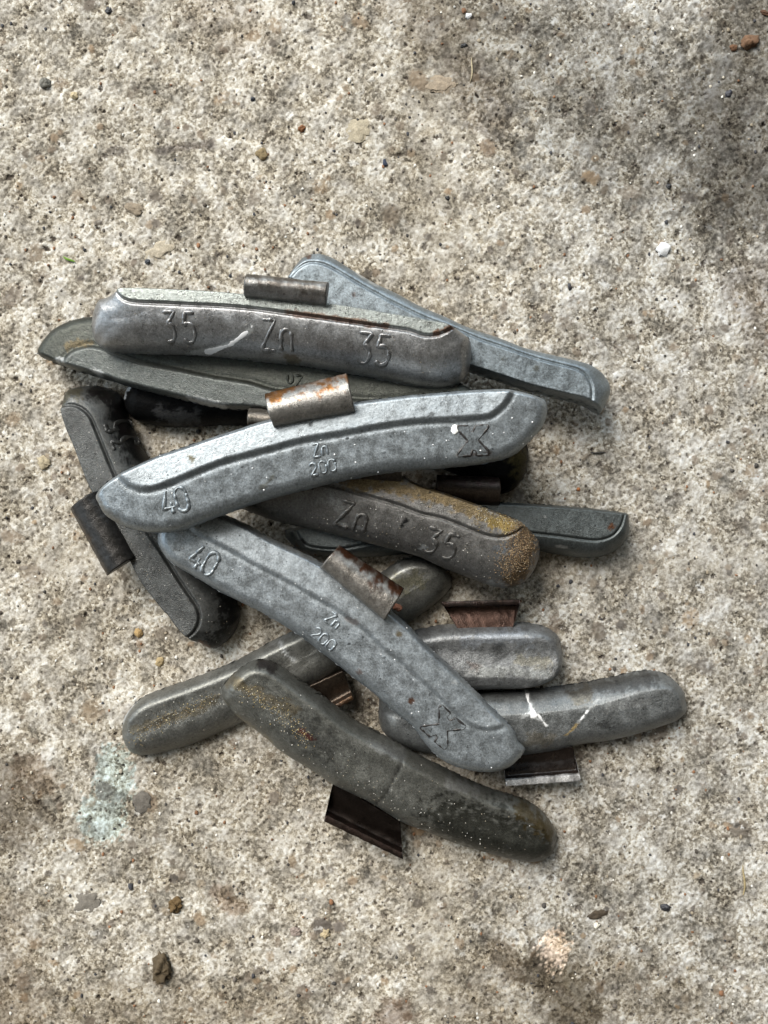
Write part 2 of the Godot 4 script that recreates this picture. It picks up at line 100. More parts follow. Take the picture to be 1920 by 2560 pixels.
# rust, paint, dirt, bare spots and the painted shade of a crack: path, half width, colour, strength
var STAINS_AND_SHADE := [
	["two", [-39.6, -31.1, -35.3, -31.8, -31.6, -32.3, -29.6, -32.9, -27.7, -34.1, -26.1, -35.1], 0.5, Color(0.8, 0.82, 0.82), 1.4],
	["two", [-26.8, -34.2, -25.8, -34.8, -25.3, -35.8], 0.55, Color(0.8, 0.82, 0.82), 1.3],
	["two", [9.5, -34.1, 11.9, -34.8, 13.3, -35.8], 0.7, Color(0.16, 0.06, 0.02), 0.8],
	["two", [-18.5, -38.2, -13, -37.5, -6.3, -36.5, 0.4, -35.4], 0.7, Color(0.16, 0.06, 0.02), 0.7],
	["two", [9.2, -29.4, 10.2, -28.5], 0.9, Color(0.5, 0.51, 0.5), 0.7],
	["two", [-57.8, -35, -57.1, -33.1], 0.8, Color(0.5, 0.51, 0.5), 0.7],
	["two", [-18.9, -30.4, -17.1, -29.5], 1.0, Color(0.2, 0.155, 0.085), 0.7],
	["one", [-15.4, -52.1], 0.9, Color(0.16, 0.06, 0.02), 0.8],
	["one", [-5.9, -44], 0.6, Color(0.16, 0.06, 0.02), 0.5],
	["one", [-5.3, -48.6, -4.4, -48.2], 0.7, Color(0.8, 0.82, 0.82), 0.9],
	["one", [-2.7, -46.9, -1.5, -46.3], 0.6, Color(0.8, 0.82, 0.82), 0.7],
	["one", [27.6, -34.2, 29.5, -33.7], 0.6, Color(0.8, 0.82, 0.82), 0.8],
	["one", [31.4, -33.1, 33.1, -32.6], 0.6, Color(0.8, 0.82, 0.82), 0.9],
	["one", [23.8, -30.9], 0.8, Color(0.1, 0.085, 0.04), 0.6],
	["one", [30.8, -29.2], 0.7, Color(0.1, 0.085, 0.04), 0.6],
	["three", [-73.5, -33.7, -72.8, -32.8], 1.2, Color(0.5, 0.51, 0.5), 0.9],
	["three", [-58.8, -28.8, -57.6, -28.3], 0.8, Color(0.5, 0.51, 0.5), 1.0],
	["three", [-39.3, -22.8, -32.5, -21.4], 0.8, Color(0.5, 0.51, 0.5), 0.9],
	["three", [-64.6, -34, -62.2, -34.6, -60.3, -34.6], 1.0, Color(0.25, 0.165, 0.05), 0.35],
	["three", [-67, -31.1, -65.8, -31], 0.8, Color(0.5, 0.51, 0.5), 0.8],
	["four", [-36.5, -10.1], 0.9, Color(0.1, 0.085, 0.04), 0.9],
	["four", [-56.7, -3.6, -55.8, -2.3], 1.6, Color(0.5, 0.51, 0.5), 0.8],
	["four", [-54, -0.5, -51.3, 1.5], 1.6, Color(0.2, 0.155, 0.085), 0.35],
	["four", [13.8, -10.8, 16.2, -13.5], 0.6, Color(0.5, 0.51, 0.5), 0.9],
	["four", [14.2, -10.9, 18, -11, 19.9, -11.2], 0.5, Color(0.16, 0.06, 0.02), 0.5],
	["four", [-23.2, -4.5, -21, -6.7], 0.6, Color(0.1, 0.085, 0.04), 0.6],
	["four", [6, -22.8, 7.4, -22.9], 0.7, Color(0.2, 0.155, 0.085), 0.8],
	["four", [8.9, -18.5], 0.6, Color(0.02, 0.02, 0.02), 0.7],
	["four", [-13.8, -16.4], 0.6, Color(0.02, 0.02, 0.02), 0.9],
	["four", [-52.3, -6.9, -47, -9.6, -38.8, -12.8], 0.5, Color(0.02, 0.02, 0.02), 0.5],
	["five", [3, 24.3], 0.7, Color(0.2, 0.155, 0.085), 0.9],
	["five", [5.5, 37.4], 0.7, Color(0.16, 0.06, 0.02), 0.9],
	["five", [-4.8, 31.6], 0.7, Color(0.16, 0.06, 0.02), 0.6],
	["five", [-7.1, 21.3, -5.5, 21.8], 0.7, Color(0.16, 0.06, 0.02), 0.4],
	["five", [9.6, 43.3], 0.5, Color(0.02, 0.02, 0.02), 0.9],
	["five", [-27, 2.7, -22.5, 5.2, -19, 6.8, -12.6, 10], 0.8, Color(0.5, 0.51, 0.5), 0.7],
	["five", [9, 26.9, 15.9, 33.4, 20.7, 38.2], 0.7, Color(0.5, 0.51, 0.5), 0.55],
	["five", [13.9, 33.8], 0.7, Color(0.8, 0.82, 0.82), 0.6],
	["six", [-60.5, -25.6, -56.6, -23.9, -55.1, -19.5, -53.4, -15.6, -51.5, -12.2], 2.6, Color(0.018, 0.017, 0.016), 0.95],
	["six", [-32.1, 17.9, -31.2, 23.8, -35.1, 27.9], 3.2, Color(0.018, 0.017, 0.016), 0.9],
	["six", [-43.6, 25.7, -41.6, 27.4, -38.9, 28.4, -37.7, 28.1], 1.3, Color(0.16, 0.06, 0.02), 0.75],
	["six", [-67.9, -23.8, -64.1, -25], 2.0, Color(0.1, 0.085, 0.04), 0.6],
	["seven", [-6.5, -5.8, 0.4, -5.3, 5, -4.4, 10.9, -3, 15.5, -1.2, 20, 0.9, 24.2, 2.2, 25.8, 2.7], 2.0, Color(0.25, 0.165, 0.05), 0.72],
	["seven", [21.9, 2.2, 25.1, 3.2], 1.6, Color(0.33, 0.23, 0.06), 0.8],
	["seven", [28.9, 3.7, 28.2, 7.7, 27.5, 11.2, 25.9, 14.2], 2.6, Color(0.16, 0.1, 0.045), 0.9],
	["seven", [23.6, 7.6, 25.7, 8.3], 1.8, Color(0.34, 0.37, 0.4), 0.9],
	["seven", [21.8, 14.7, 24.1, 15.4], 1.2, Color(0.5, 0.51, 0.5), 0.7],
	["seven", [3.4, 2.7, 4.3, 1.6], 0.6, Color(0.02, 0.02, 0.02), 1.0],
	["seven", [-10.5, -1.9, -8.8, -1.4], 1.4, Color(0.5, 0.51, 0.5), 0.5],
	["seven", [-9.6, 2.2, -7.7, 2.7], 0.5, Color(0.5, 0.51, 0.5), 0.8],
	["seven", [-6.1, 2.7, -4, 3.4], 0.5, Color(0.5, 0.51, 0.5), 0.7],
	["seven", [7.9, 7.2], 0.7, Color(0.8, 0.82, 0.82), 0.8],
	["eight", [33.4, 1], 0.5, Color(0.5, 0.51, 0.5), 0.9],
	["eight", [36.2, 7.2, 38.1, 7.3], 0.4, Color(0.5, 0.51, 0.5), 0.8],
	["eight", [47.2, 3.1], 0.8, Color(0.16, 0.06, 0.02), 0.9],
	["eight", [-16.9, 6], 0.7, Color(0.02, 0.02, 0.02), 0.9],
	["eight", [-18.3, 7], 0.6, Color(0.16, 0.06, 0.02), 0.9],
	["nine", [-55.2, -24.3, -54.9, -26, -53.7, -26.1], 0.8, Color(0.8, 0.82, 0.82), 0.9],
	["nine", [-46.8, -20.8, -43.2, -19.6, -39.6, -19.8], 1.8, Color(0.11, 0.11, 0.11), 0.55],
	["nine", [28.5, -11.2, 29.5, -7.3], 3.0, Color(0.1, 0.085, 0.04), 0.7],
	["ten", [-55.4, 44.5, -54.3, 42.1, -53, 40.2], 0.6, Color(0.8, 0.82, 0.82), 1.3],
	["ten", [-52.3, 45.5, -46.1, 43.1, -40.1, 41.5, -35.3, 39.1], 1.3, Color(0.2, 0.155, 0.085), 0.55],
	["ten", [-21.8, 27.3, -20.6, 29.2, -18.7, 30.9], 0.45, Color(0.8, 0.82, 0.82), 0.8],
	["ten", [-24.1, 27.7, -19.8, 25.5], 0.6, Color(0.5, 0.51, 0.5), 0.7],
	["ten", [2.9, 11.4, 4.8, 12.9], 1.0, Color(0.5, 0.51, 0.5), 0.8],
	["ten", [2, 15.3, 6.8, 14.3], 2.4, Color(0.22, 0.2, 0.1), 0.5],
	["eleven", [18.6, 33.2, 27, 32.9, 34.2, 34.1], 1.6, Color(0.5, 0.51, 0.5), 1.0],
	["eleven", [17.3, 27, 25.7, 25.6, 29.3, 26.8], 1.8, Color(0.42, 0.45, 0.49), 0.7],
	["eleven", [28.1, 30.8, 34.1, 31.3], 1.5, Color(0.36, 0.33, 0.24), 0.55],
	["eleven", [23.8, 28.9], 2.4, Color(0.06, 0.06, 0.06), 0.6],
	["eleven", [12.6, 23.8, 21, 23.6], 0.6, Color(0.5, 0.51, 0.5), 0.6],
	["eleven", [18.5, 32], 1.4, Color(0.16, 0.06, 0.02), 0.35],
	["twelve", [30.3, 37.7, 30.4, 39.6, 30.9, 41.6, 31.4, 42.8, 32.8, 43.2, 33.8, 44.4], 0.42, Color(0.8, 0.82, 0.82), 1.3],
	["twelve", [30.9, 41.8, 31.2, 42.5], 0.8, Color(0.8, 0.82, 0.82), 1.3],
	["twelve", [28.7, 42.8, 30.6, 42], 0.5, Color(0.8, 0.82, 0.82), 0.6],
	["twelve", [37.8, 46.4, 39, 45.5], 0.3, Color(0.62, 0.45, 0.2), 0.9],
	["twelve", [39.1, 45.3, 40.4, 43.7], 0.35, Color(0.75, 0.55, 0.25), 1.3],
	["twelve", [40.4, 43.7, 42.6, 41], 0.36, Color(0.8, 0.82, 0.82), 1.3],
	["twelve", [42.6, 41, 44.8, 38.8], 0.35, Color(0.5, 0.51, 0.5), 0.7],
	["twelve", [46, 44.1, 47.6, 44.8], 1.3, Color(0.02, 0.02, 0.02), 0.6],
	["twelve", [39.9, 38.8, 42.8, 38.3], 1.8, Color(0.2, 0.155, 0.085), 0.45],
	["twelve", [30.8, 47.2, 34.4, 47.4], 2.0, Color(0.2, 0.155, 0.085), 0.4],
	["twelve", [46.4, 41, 51, 39.8, 54.6, 39.5], 1.2, Color(0.5, 0.51, 0.5), 0.5],
	["twelve", [39.4, 37.3, 47.9, 36.5, 56.4, 35.1], 1.6, Color(0.05, 0.045, 0.04), 0.6],
	["thirteen", [4.3, 49.6, 2.5, 53.5, 0.4, 57.6, -1.6, 60.3], 0.35, Color(0.05, 0.048, 0.045), 0.7],  # shade inside the crack, painted along it as a dark line
	["thirteen", [14.2, 64.7, 22.7, 67.5, 31.3, 70.2], 8, Color(0.06, 0.06, 0.05), 0.95],
	["thirteen", [-16.2, 44, -12.2, 47.1], 4, Color(0.1, 0.1, 0.09), 0.8],
	["thirteen", [-28.8, 34.7, -24.6, 36.6, -21.7, 38.2, -18.4, 39.6], 1.5, Color(0.2, 0.155, 0.085), 0.6],
	["thirteen", [-31.2, 34, -28.8, 34], 2.0, Color(0.2, 0.16, 0.09), 0.5],
	["thirteen", [-33.9, 38.1, -31.5, 41.2, -27.2, 44.3, -23.9, 47], 1.0, Color(0.32, 0.28, 0.19), 0.75],
	["thirteen", [-24.9, 30.6, -22.5, 31.5], 1.2, Color(0.05, 0.04, 0.04), 0.8],
	["thirteen", [-16.6, 44.1, -14.5, 45.9], 0.7, Color(0.13, 0.03, 0.025), 0.8],
	["thirteen", [28.7, 62, 32.2, 65.1, 35, 67.1], 2.2, Color(0.12, 0.085, 0.03), 0.7],
	["thirteen", [-1.9, 47.1, 3.4, 50.2], 1.4, Color(0.5, 0.51, 0.5), 0.4],
	["thirteen", [13.4, 55.8, 19.2, 57.9], 1.1, Color(0.5, 0.51, 0.5), 0.5],
	["thirteen", [3.9, 66.4, 14.4, 70.6, 24.8, 73.6], 1.0, Color(0.1, 0.085, 0.04), 0.7],
	["thirteen", [-7.4, 53.5, -3, 55.2], 2.4, Color(0.24, 0.24, 0.21), 0.4],
]
# smears of white paint and chalk: weight, path, half width
var PAINT := [
	["two", [-35.5, -31.5, -33.3, -31.8, -31.5, -32.2, -30.1, -32.5, -28.7, -33.2, -27.4, -34, -26.1, -34.8], 0.3, Color(0.72, 0.72, 0.72)],
	["two", [-26, -34.6, -25.7, -35.1, -25.2, -36], 0.2, Color(0.6, 0.6, 0.6)],
	["twelve", [30.3, 37.8, 30.4, 39.6, 30.9, 41.6], 0.3, Color(0.6, 0.6, 0.6)],
	["twelve", [30.8, 41.3, 31.3, 42.8], 0.55, Color(0.75, 0.75, 0.75)],
	["twelve", [31.8, 41.8, 32.8, 43.2, 33.9, 44.6], 0.25, Color(0.6, 0.6, 0.6)],
	["twelve", [40.7, 43.5, 41.6, 42.2, 42.5, 41.1], 0.2, Color(0.75, 0.75, 0.75)],
]
var CRACKS := [
	["thirteen", [4.3, 49.6, 2.5, 53.5, 0.4, 57.6, -1.6, 60.3], 0.35, 0.25],
	["ten", [-21.8, 27.2, -20.6, 29.2, -18.2, 31.1], 0.3, 0.2],
	["eleven", [26.9, 23.1, 27.2, 24.5], 0.3, 0.3],
	["twelve", [30.4, 37.5, 30.6, 39.6], 0.3, 0.2],
]
var SMALL := [
	["grass_blade", "short bright green blade of grass on the pale concrete", "grass blade", "blade", -68, -54.5, Vector3(2.9, 0.5, 0.3), -27, Color(0.16, 0.3, 0.03), 0],
	["white_shard", "large bright white paint shard with torn edges", "paint shard", "flake", 60.2, -56.7, Vector3(3.6, 3.4, 0.7), 20, Color(0.85, 0.86, 0.86), 0],
	["white_chip", "small white chip beside a black speck near the far edge", "chip", "flake", 18.3, -107.1, Vector3(1.5, 1.6, 0.4), 10, Color(0.82, 0.83, 0.85), 0],
	["white_chip", "tiny cream chip under the dark brown flake", "chip", "flake", 46, 89.3, Vector3(1.7, 1.4, 0.4), 40, Color(0.7, 0.66, 0.55), 0],
	["rusty_stone", "angular rust brown stone in the dark corner stain", "stone", "rock", 78.8, -101.3, Vector3(4.4, 3.2, 2.2), 20, Color(0.17, 0.09, 0.045), 0],
	["rusty_stone", "small rust brown crumb beside the angular rusty stone", "stone", "rock", 75.5, -100.2, Vector3(1.7, 2.0, 1.2), 60, Color(0.15, 0.07, 0.03), 0],
	["rust_flake", "dark rust strip lying at the edge of the stained corner", "flake", "rock", 82.3, -107.8, Vector3(2.4, 1.2, 0.8), -20, Color(0.1, 0.045, 0.02), 0],
	["straw", "thin pale bent straw standing alone on grey concrete", "straw", "blade", 18.9, -95.5, Vector3(5.2, 0.35, 0.3), 84, Color(0.5, 0.42, 0.27), 0],
	["straw", "dry tan straw stalk lying near the edge of the frame", "straw", "blade", 77.6, 79.5, Vector3(6.4, 0.45, 0.35), 88, Color(0.42, 0.33, 0.17), 0],
	["dark_splinter", "thin dark splinter on shaded concrete beside the pile", "splinter", "blade", 46.2, -12.8, Vector3(3.3, 0.4, 0.4), -4, Color(0.025, 0.02, 0.015), 0],
	["black_pebble", "elongated black pebble above the blue-grey weight", "pebble", "rock", 40.1, -48.7, Vector3(1.0, 1.9, 0.8), 12, Color(0.03, 0.03, 0.035), 0],
	["black_pebble", "round black pebble in a little hollow, alone on pale concrete", "pebble", "rock", 61.5, -70.3, Vector3(1.3, 1.3, 0.8), 0, Color(0.012, 0.012, 0.014), 0],
	["black_pebble", "small glossy black grain with a white fleck beside it", "pebble", "rock", 13.7, -67.8, Vector3(1.1, 1.1, 0.8), 0, Color(0.015, 0.015, 0.015), 0],
	["black_pebble", "rounded blue-black bead of grit", "pebble", "rock", -28.3, -89.2, Vector3(1.1, 1.1, 0.9), 0, Color(0.03, 0.035, 0.05), 0],
	["black_pebble", "faceted black pebble close to the top edge of the concrete", "pebble", "rock", -59.5, -108.3, Vector3(1.8, 1.7, 0.9), 30, Color(0.03, 0.03, 0.035), 0],
	["black_pebble", "blue-black pebble between the grass blade and the weights", "pebble", "rock", -51.1, -54, Vector3(1.3, 1.2, 0.8), 20, Color(0.04, 0.045, 0.055), 0],
	["black_pebble", "dark lump of coal-like grit near the dry straw stalk", "pebble", "rock", 60.8, 85.4, Vector3(2.6, 1.7, 1.2), -10, Color(0.03, 0.03, 0.035), 0],
	["black_pebble", "dark blue shard with a red speck on pale concrete", "pebble", "rock", 0.2, -75.3, Vector3(1.1, 1.8, 0.6), 15, Color(0.03, 0.04, 0.07), 0],
	["black_pebble", "flat black sliver on the dark oily stain", "pebble", "rock", 74.4, -90.3, Vector3(1.5, 2.1, 0.6), -35, Color(0.03, 0.03, 0.04), 0],
	["black_pebble", "oblong dark grain beside the white chip at the far edge", "pebble", "rock", 17.3, -100.8, Vector3(1.8, 0.9, 0.7), 15, Color(0.035, 0.035, 0.035), 0],
	["black_pebble", "small brown-black grain on the grey-brown stain", "pebble", "rock", 60.3, -83.3, Vector3(1.2, 1.2, 0.7), 0, Color(0.05, 0.04, 0.02), 0],
	["black_pebble", "squat black pebble just below the black weight end", "pebble", "rock", -40.1, -17.4, Vector3(1.1, 1.1, 0.7), 10, Color(0.03, 0.028, 0.025), 0],
	["mottled_stone", "black and white mottled stone chip proud of the concrete", "stone", "rock", -73.1, -92.5, Vector3(2.6, 2.4, 1.6), 30, Color(0.2, 0.19, 0.16), 0],
	["ochre_pebble", "round ochre brown pebble half sunk in pale concrete", "pebble", "rock", -26.4, -77.3, Vector3(2.8, 2.8, 1.3), 0, Color(0.27, 0.2, 0.1), 0],
	["ochre_pebble", "small cream yellow pebble", "pebble", "rock", -66.9, -90, Vector3(1.9, 1.8, 1.0), 10, Color(0.55, 0.45, 0.28), 0],
	["ochre_pebble", "yellow-brown pebble beside the dark stamped weight", "pebble", "rock", -52.9, 26.1, Vector3(2.0, 2.4, 1.2), 35, Color(0.42, 0.28, 0.12), 0],
	["ochre_pebble", "pale yellow flat pebble below the dark stamped weight", "pebble", "rock", -48.4, 32.3, Vector3(1.9, 2.6, 0.9), -25, Color(0.45, 0.34, 0.18), 0],
	["ochre_pebble", "large pale tan pebble beside the long dark weight", "pebble", "rock", -73.4, -10.7, Vector3(2.9, 3.4, 1.2), 30, Color(0.5, 0.42, 0.28), 0],
	["rust_crumb", "glossy rust orange crumb on white concrete", "crumb", "rock", -17.8, -82.8, Vector3(1.7, 1.5, 1.0), 20, Color(0.22, 0.09, 0.03), 0],
	["rust_crumb", "orange rust crumb lying beside a grey weight end", "crumb", "rock", 42, -4.9, Vector3(0.9, 0.9, 0.6), 20, Color(0.4, 0.15, 0.05), 0],
	["dirt_clod", "large crumbly brown clod of earth", "clod", "clod", -47.7, 98.3, Vector3(3.9, 5.0, 3.0), 10, Color(0.1, 0.07, 0.035), 0],
	["dirt_clod", "round two-tone brown clod smaller than the earthy one", "clod", "clod", -45.2, 84.9, Vector3(2.5, 2.9, 2.0), 5, Color(0.14, 0.085, 0.03), 0],
	["dirt_clod", "pale cream crumb with a thin tail", "clod", "clod", -12.6, 91.1, Vector3(1.9, 2.0, 1.2), 5, Color(0.52, 0.42, 0.26), 0],
	["dirt_clod", "pinkish grey crumb left of the pale cream crumb", "clod", "clod", -19.1, 90.5, Vector3(2.2, 1.8, 1.0), 5, Color(0.34, 0.27, 0.23), 0],
	["rust_crumb", "brick red rust flake wedged beside the slanting weight clip", "crumb", "rock", 2.8, 19.8, Vector3(2.2, 1.6, 1.2), -20, Color(0.3, 0.13, 0.08), 8.0],
	["bark_flake", "flat dark brown flake of bark on the concrete", "flake", "rock", 46.2, 86.9, Vector3(5.0, 2.1, 0.8), 18, Color(0.07, 0.05, 0.03), 0],
	["metal_bit", "tiny square brassy metal bit near the bottom edge", "metal bit", "rock", -67.1, 107.4, Vector3(1.3, 1.3, 0.8), 45, Color(0.25, 0.2, 0.12), 0],
	["embedded_stone", "large grey stone set flush in worn concrete", "stone", "flush", -64.3, 84.3, Vector3(5.6, 4.4, 0.6), 10, Color(0.23, 0.205, 0.17), 0],
	["embedded_stone", "dark grey stone beside the pale blue paint patch", "stone", "flush", -52, 62.5, Vector3(3.9, 4.2, 0.5), 0, Color(0.17, 0.15, 0.125), 0],
	["embedded_stone", "yellowish tan stone set in pale concrete", "stone", "flush", -5.6, -82.4, Vector3(5.0, 4.6, 0.6), 30, Color(0.5, 0.43, 0.31), 0],
	["embedded_stone", "long grey-brown pebble with a dark tip", "stone", "flush", -53.9, -65.3, Vector3(4.6, 2.6, 1.2), -28, Color(0.3, 0.24, 0.17), 0],
	["embedded_stone", "tan pebble ringed by dark crevices above the silver weight", "stone", "flush", -48.4, -56.5, Vector3(6.0, 3.6, 0.8), 25, Color(0.5, 0.43, 0.32), 0],
	["embedded_stone", "orange tan stone beside a dark grey grain", "stone", "flush", 12, -92.5, Vector3(6.2, 4.0, 0.5), 5, Color(0.4, 0.32, 0.23), 0],
]
# stains soaked into the concrete: path, half width, tint, strength
var SOILED := [
	[[83, -104.6, 77.1, -98.6, 73, -82.6, 77.1, -68.6], 15, Color(0.48, 0.47, 0.46), 0.95],
	[[26.1, -104.6, 35.1, -98.6, 47.1, -89.6, 59.1, -84.6, 73, -77.6], 26, Color(0.68, 0.68, 0.68), 1.0],
	[[79.1, -48.6, 83, -40.6], 9, Color(0.6, 0.57, 0.56), 0.8],
	[[62.1, -100.6, 67, -10.6, 57.1, 99.4], 45, Color(0.92, 0.95, 1.0), 0.9],
	[[17.1, -95.6, 23.1, -85.6], 7, Color(0.68, 0.64, 0.62), 0.7],
	[[10.1, -104.6, 4, -110.6], 9, Color(0.7, 0.66, 0.63), 0.6],
	[[-38, -108.6, -31, -103.6], 8, Color(0.75, 0.7, 0.66), 0.6],
	[[35.1, 98.4, 40.1, 105.4, 42.1, 109.4], 8, Color(0.42, 0.39, 0.35), 1.0],
	[[25.1, 106.4, 47.1, 104.4, 59.1, 109.4], 16, Color(0.74, 0.71, 0.67), 1.0],
	[[-83, 110.6, -53, 108.4, -23, 110.6], 12, Color(0.78, 0.75, 0.71), 1.0],
	[[25.1, 94.4, 28.1, 99.4], 4, Color(0.5, 0.45, 0.4), 0.8],
	[[-82, 59.4, -80, 65.4], 10, Color(0.5, 0.47, 0.44), 1.0],
	[[-77, 55.4, -74, 58.4], 5, Color(0.6, 0.52, 0.46), 0.8],
	[[-81, 108.4, -83, 89.4], 11, Color(0.6, 0.55, 0.5), 0.7],
	[[3.1, 108.4, 1.1, 110.6], 5, Color(0.5, 0.42, 0.38), 0.8],
	[[-35, 82.4, -32, 85.4], 3.5, Color(0.55, 0.45, 0.38), 0.8],
	[[-48.5, -78.1, -43, -78.8, -37, -79.6], 1.2, Color(0.5, 0.48, 0.5), 0.9],
]

var taken := {}
var concrete_height := PackedByteArray()
var metal_maps := {}


class Body:
	var back := Curve2D.new()
	var front := Curve2D.new()
	var line := Curve2D.new()
	var pieces: Array[Curve2D] = []   # the front: one end, the long side, the other end
	var b0 := 0.0
	var b1 := 0.0
	var top := 8.0
	var edge := 1.2
	var kind := "round"
	var step := 0.0
	var side := 1.0
	var slope_back := 0.0
	var slope_front := 0.0
	var round_back := 3.5
	var round_front := 4.5
	var inset_back := 1.2
	var hollow := 0.0
	var hollow_at := 3.0
	var hollow_wide := 3.0
	var start := Vector2.ZERO
	var axis := Vector2.RIGHT
	var cracks := []
	var lumps := FastNoiseLite.new()
	var rough := 0.035
	var shift := Vector2.ZERO

	func fill(c: Curve2D, flat: Array) -> void:
		c.bake_interval = 0.25
		var n := flat.size() / 2
		for i in n:
			var p := Vector2(flat[2 * i], flat[2 * i + 1])
			var a := Vector2(flat[2 * maxi(i - 1, 0)], flat[2 * maxi(i - 1, 0) + 1])
			var b := Vector2(flat[2 * mini(i + 1, n - 1)], flat[2 * mini(i + 1, n - 1) + 1])
			var t := (b - a).normalized()
			c.add_point(p, -t * p.distance_to(a) / 3.0, t * p.distance_to(b) / 3.0)

	func setup(d: Dictionary) -> void:
		fill(back, d.back)
		fill(front, d.front)
		fill(line, d.line)
		b0 = d.base[0]
		b1 = d.base[1]
		top = d.top
		edge = d.edge
		start = back.get_point_position(0)
		axis = back.get_point_position(back.point_count - 1) - start
		var l := line.get_baked_length()
		var q := line.sample_baked(l * 0.5)
		var t := line.sample_baked(l * 0.5 + 0.5) - q
		side = signf(t.cross(back.get_closest_point(q) - q))
		var lf := front.get_baked_length()
		var along := axis.normalized()
		var cuts := [0.0, lf]
		while cuts[0] < lf * 0.4 and (front.sample_baked(cuts[0] + 0.4) - front.sample_baked(cuts[0])).normalized().dot(along) < 0.86:
			cuts[0] += 0.25
		while cuts[1] > lf * 0.6 and (front.sample_baked(cuts[1]) - front.sample_baked(cuts[1] - 0.4)).normalized().dot(along) < 0.86:
			cuts[1] -= 0.25
		var stops := [0.0, cuts[0], cuts[1], lf]
		for k in 3:
			if stops[k + 1] - stops[k] < 0.6:
				continue
			var c := Curve2D.new()
			c.bake_interval = 0.5
			var n := maxi(2, int((stops[k + 1] - stops[k]) / 0.5))
			for i in n + 1:
				c.add_point(front.sample_baked(lerpf(stops[k], stops[k + 1], i / float(n))))
			pieces.append(c)
		lumps.frequency = 0.35
		lumps.fractal_octaves = 3
		shift = start * 3.7

	func base_at(p: Vector2) -> float:
		return lerpf(b0, b1, clampf((p - start).dot(axis) / axis.length_squared(), 0.0, 1.0))

	func beside_line(p: Vector2) -> float:   # distance from the ridge, positive towards the clip
		var o := line.get_closest_offset(p)
		var l := line.get_baked_length()
		var q := line.sample_baked(o)
		var t := line.sample_baked(minf(o + 0.3, l)) - line.sample_baked(maxf(o - 0.3, 0.0))
		return p.distance_to(q) * signf(t.cross(p - q)) * side

	func arch(t: float) -> float:
		t = clampf(t, 0.0, 1.0)
		return sqrt(1.0 - (1.0 - t) * (1.0 - t))

	func from_front(p: Vector2) -> float:   # distance from the front, rounded where an end meets the long side
		var d := 1e9
		for c in pieces:
			var e := p.distance_to(c.get_closest_point(p))
			var k := minf(d, e) * 1.3
			if d < 1e8 and k > 0.0:
				var h := maxf(k - absf(d - e), 0.0) / k
				d = minf(d, e) - h * h * k * 0.25
			else:
				d = minf(d, e)
		return maxf(d, 0.0)

	func height(p: Vector2) -> float:
		var du := p.distance_to(back.get_closest_point(p))
		var dl := p.distance_to(front.get_closest_point(p))
		var g := beside_line(p)
		var h := 0.0
		if kind == "flat":
			var r := arch(minf(du / 1.1, 1.0)) * arch(minf(dl / 2.6, 1.0))
			h = top * r
			h -= slope_back * maxf(g, 0.0) + slope_front * maxf(-g, 0.0)
			h += step * smoothstep(-0.6, 0.55, g) * arch(du / 0.9)
			h -= 0.14 * exp(-pow((g + 0.75) / 0.5, 2.0)) * r
		elif kind == "panel":
			var u := arch(du / 0.7)
			if g < 0.0:
				var df := from_front(p)
				h = top * arch(df / maxf(df - g, 0.01))
			else:
				h = top - slope_back * g
			h *= u
			h += step * smoothstep(-0.15, 0.2, g) * u * minf(1.0, dl / 1.5)
			h -= 0.4 * exp(-pow((g + 0.3) / 0.28, 2.0)) * u
		else:
			h = top * arch(du / round_back) * arch(dl / round_front)
			h -= slope_back * maxf(g, 0.0) + slope_front * maxf(-g, 0.0)
			h -= hollow * exp(-pow((g - hollow_at) / hollow_wide, 2.0)) * arch(minf(du, dl) / 5.0)
		for c in cracks:
			var d: float = p.distance_to(c[0].get_closest_point(p))
			if d < 1.5:
				h -= c[2] * exp(-pow(d / c[1], 2.0))
		var q := p + shift
		h += rough * lumps.get_noise_2d(q.x, q.y) * minf(1.0, minf(du, dl)) + rough * 0.5 * lumps.get_noise_2d(q.x * 4.0, q.y * 4.0)
		return h

	func surface(p: Vector2) -> float:
		return base_at(p) + edge + height(p)


class Stains:
	var rows := []
	var noise := FastNoiseLite.new()

	func add(flat: Array, wide: float, color: Color, strength: float) -> void:
		var path := PackedVector2Array()
		for i in flat.size() / 2:
			path.append(Vector2(flat[2 * i], flat[2 * i + 1]))
		var box := Rect2(path[0], Vector2.ZERO)
		for p in path:
			box = box.expand(p)
		rows.append([path, wide, color, strength, box.grow(wide * 1.9)])

	func over(p: Vector2, color: Color, tint := false, ragged := 0.8, scale := 1.0) -> Color:
		for r in rows:
			if not r[4].has_point(p):
				continue
			var d := 1e9
			var path: PackedVector2Array = r[0]
			if path.size() == 1:
				d = p.distance_to(path[0])
			for i in path.size() - 1:
				d = minf(d, p.distance_to(Geometry2D.get_closest_point_to_segment(p, path[i], path[i + 1])))
			var n := noise.get_noise_2d(p.x * scale, p.y * scale) + 0.6 * noise.get_noise_2d(p.x * 3.3 * scale + 40.0, p.y * 3.3 * scale)
			var a: float = clampf(smoothstep(0.0, 0.55, 1.0 - d / r[1] + n * (ragged if r[3] <= 1.2 else 0.2)) * r[3], 0.0, 1.0)
			color = color.lerp(color * r[2] if tint else r[2], a)
		return color


# ------------------------------------------------------------------ naming

func numbered(called: String) -> String:
	taken[called] = taken.get(called, -1) + 1
	return called if taken[called] == 0 else "%s_%03d" % [called, taken[called]]

func tag(o: Node, label: String, category: String, group := "") -> void:
	o.set_meta("label", label)
	o.set_meta("category", category)
	if group:
		o.set_meta("group", group)

func part(called: String, mesh: Mesh, material: Material, parent: Node) -> MeshInstance3D:
	var o := MeshInstance3D.new()
	o.name = called
	o.mesh = mesh
	o.material_override = material
	parent.add_child(o, true)
	return o


# ------------------------------------------------------------------ textures

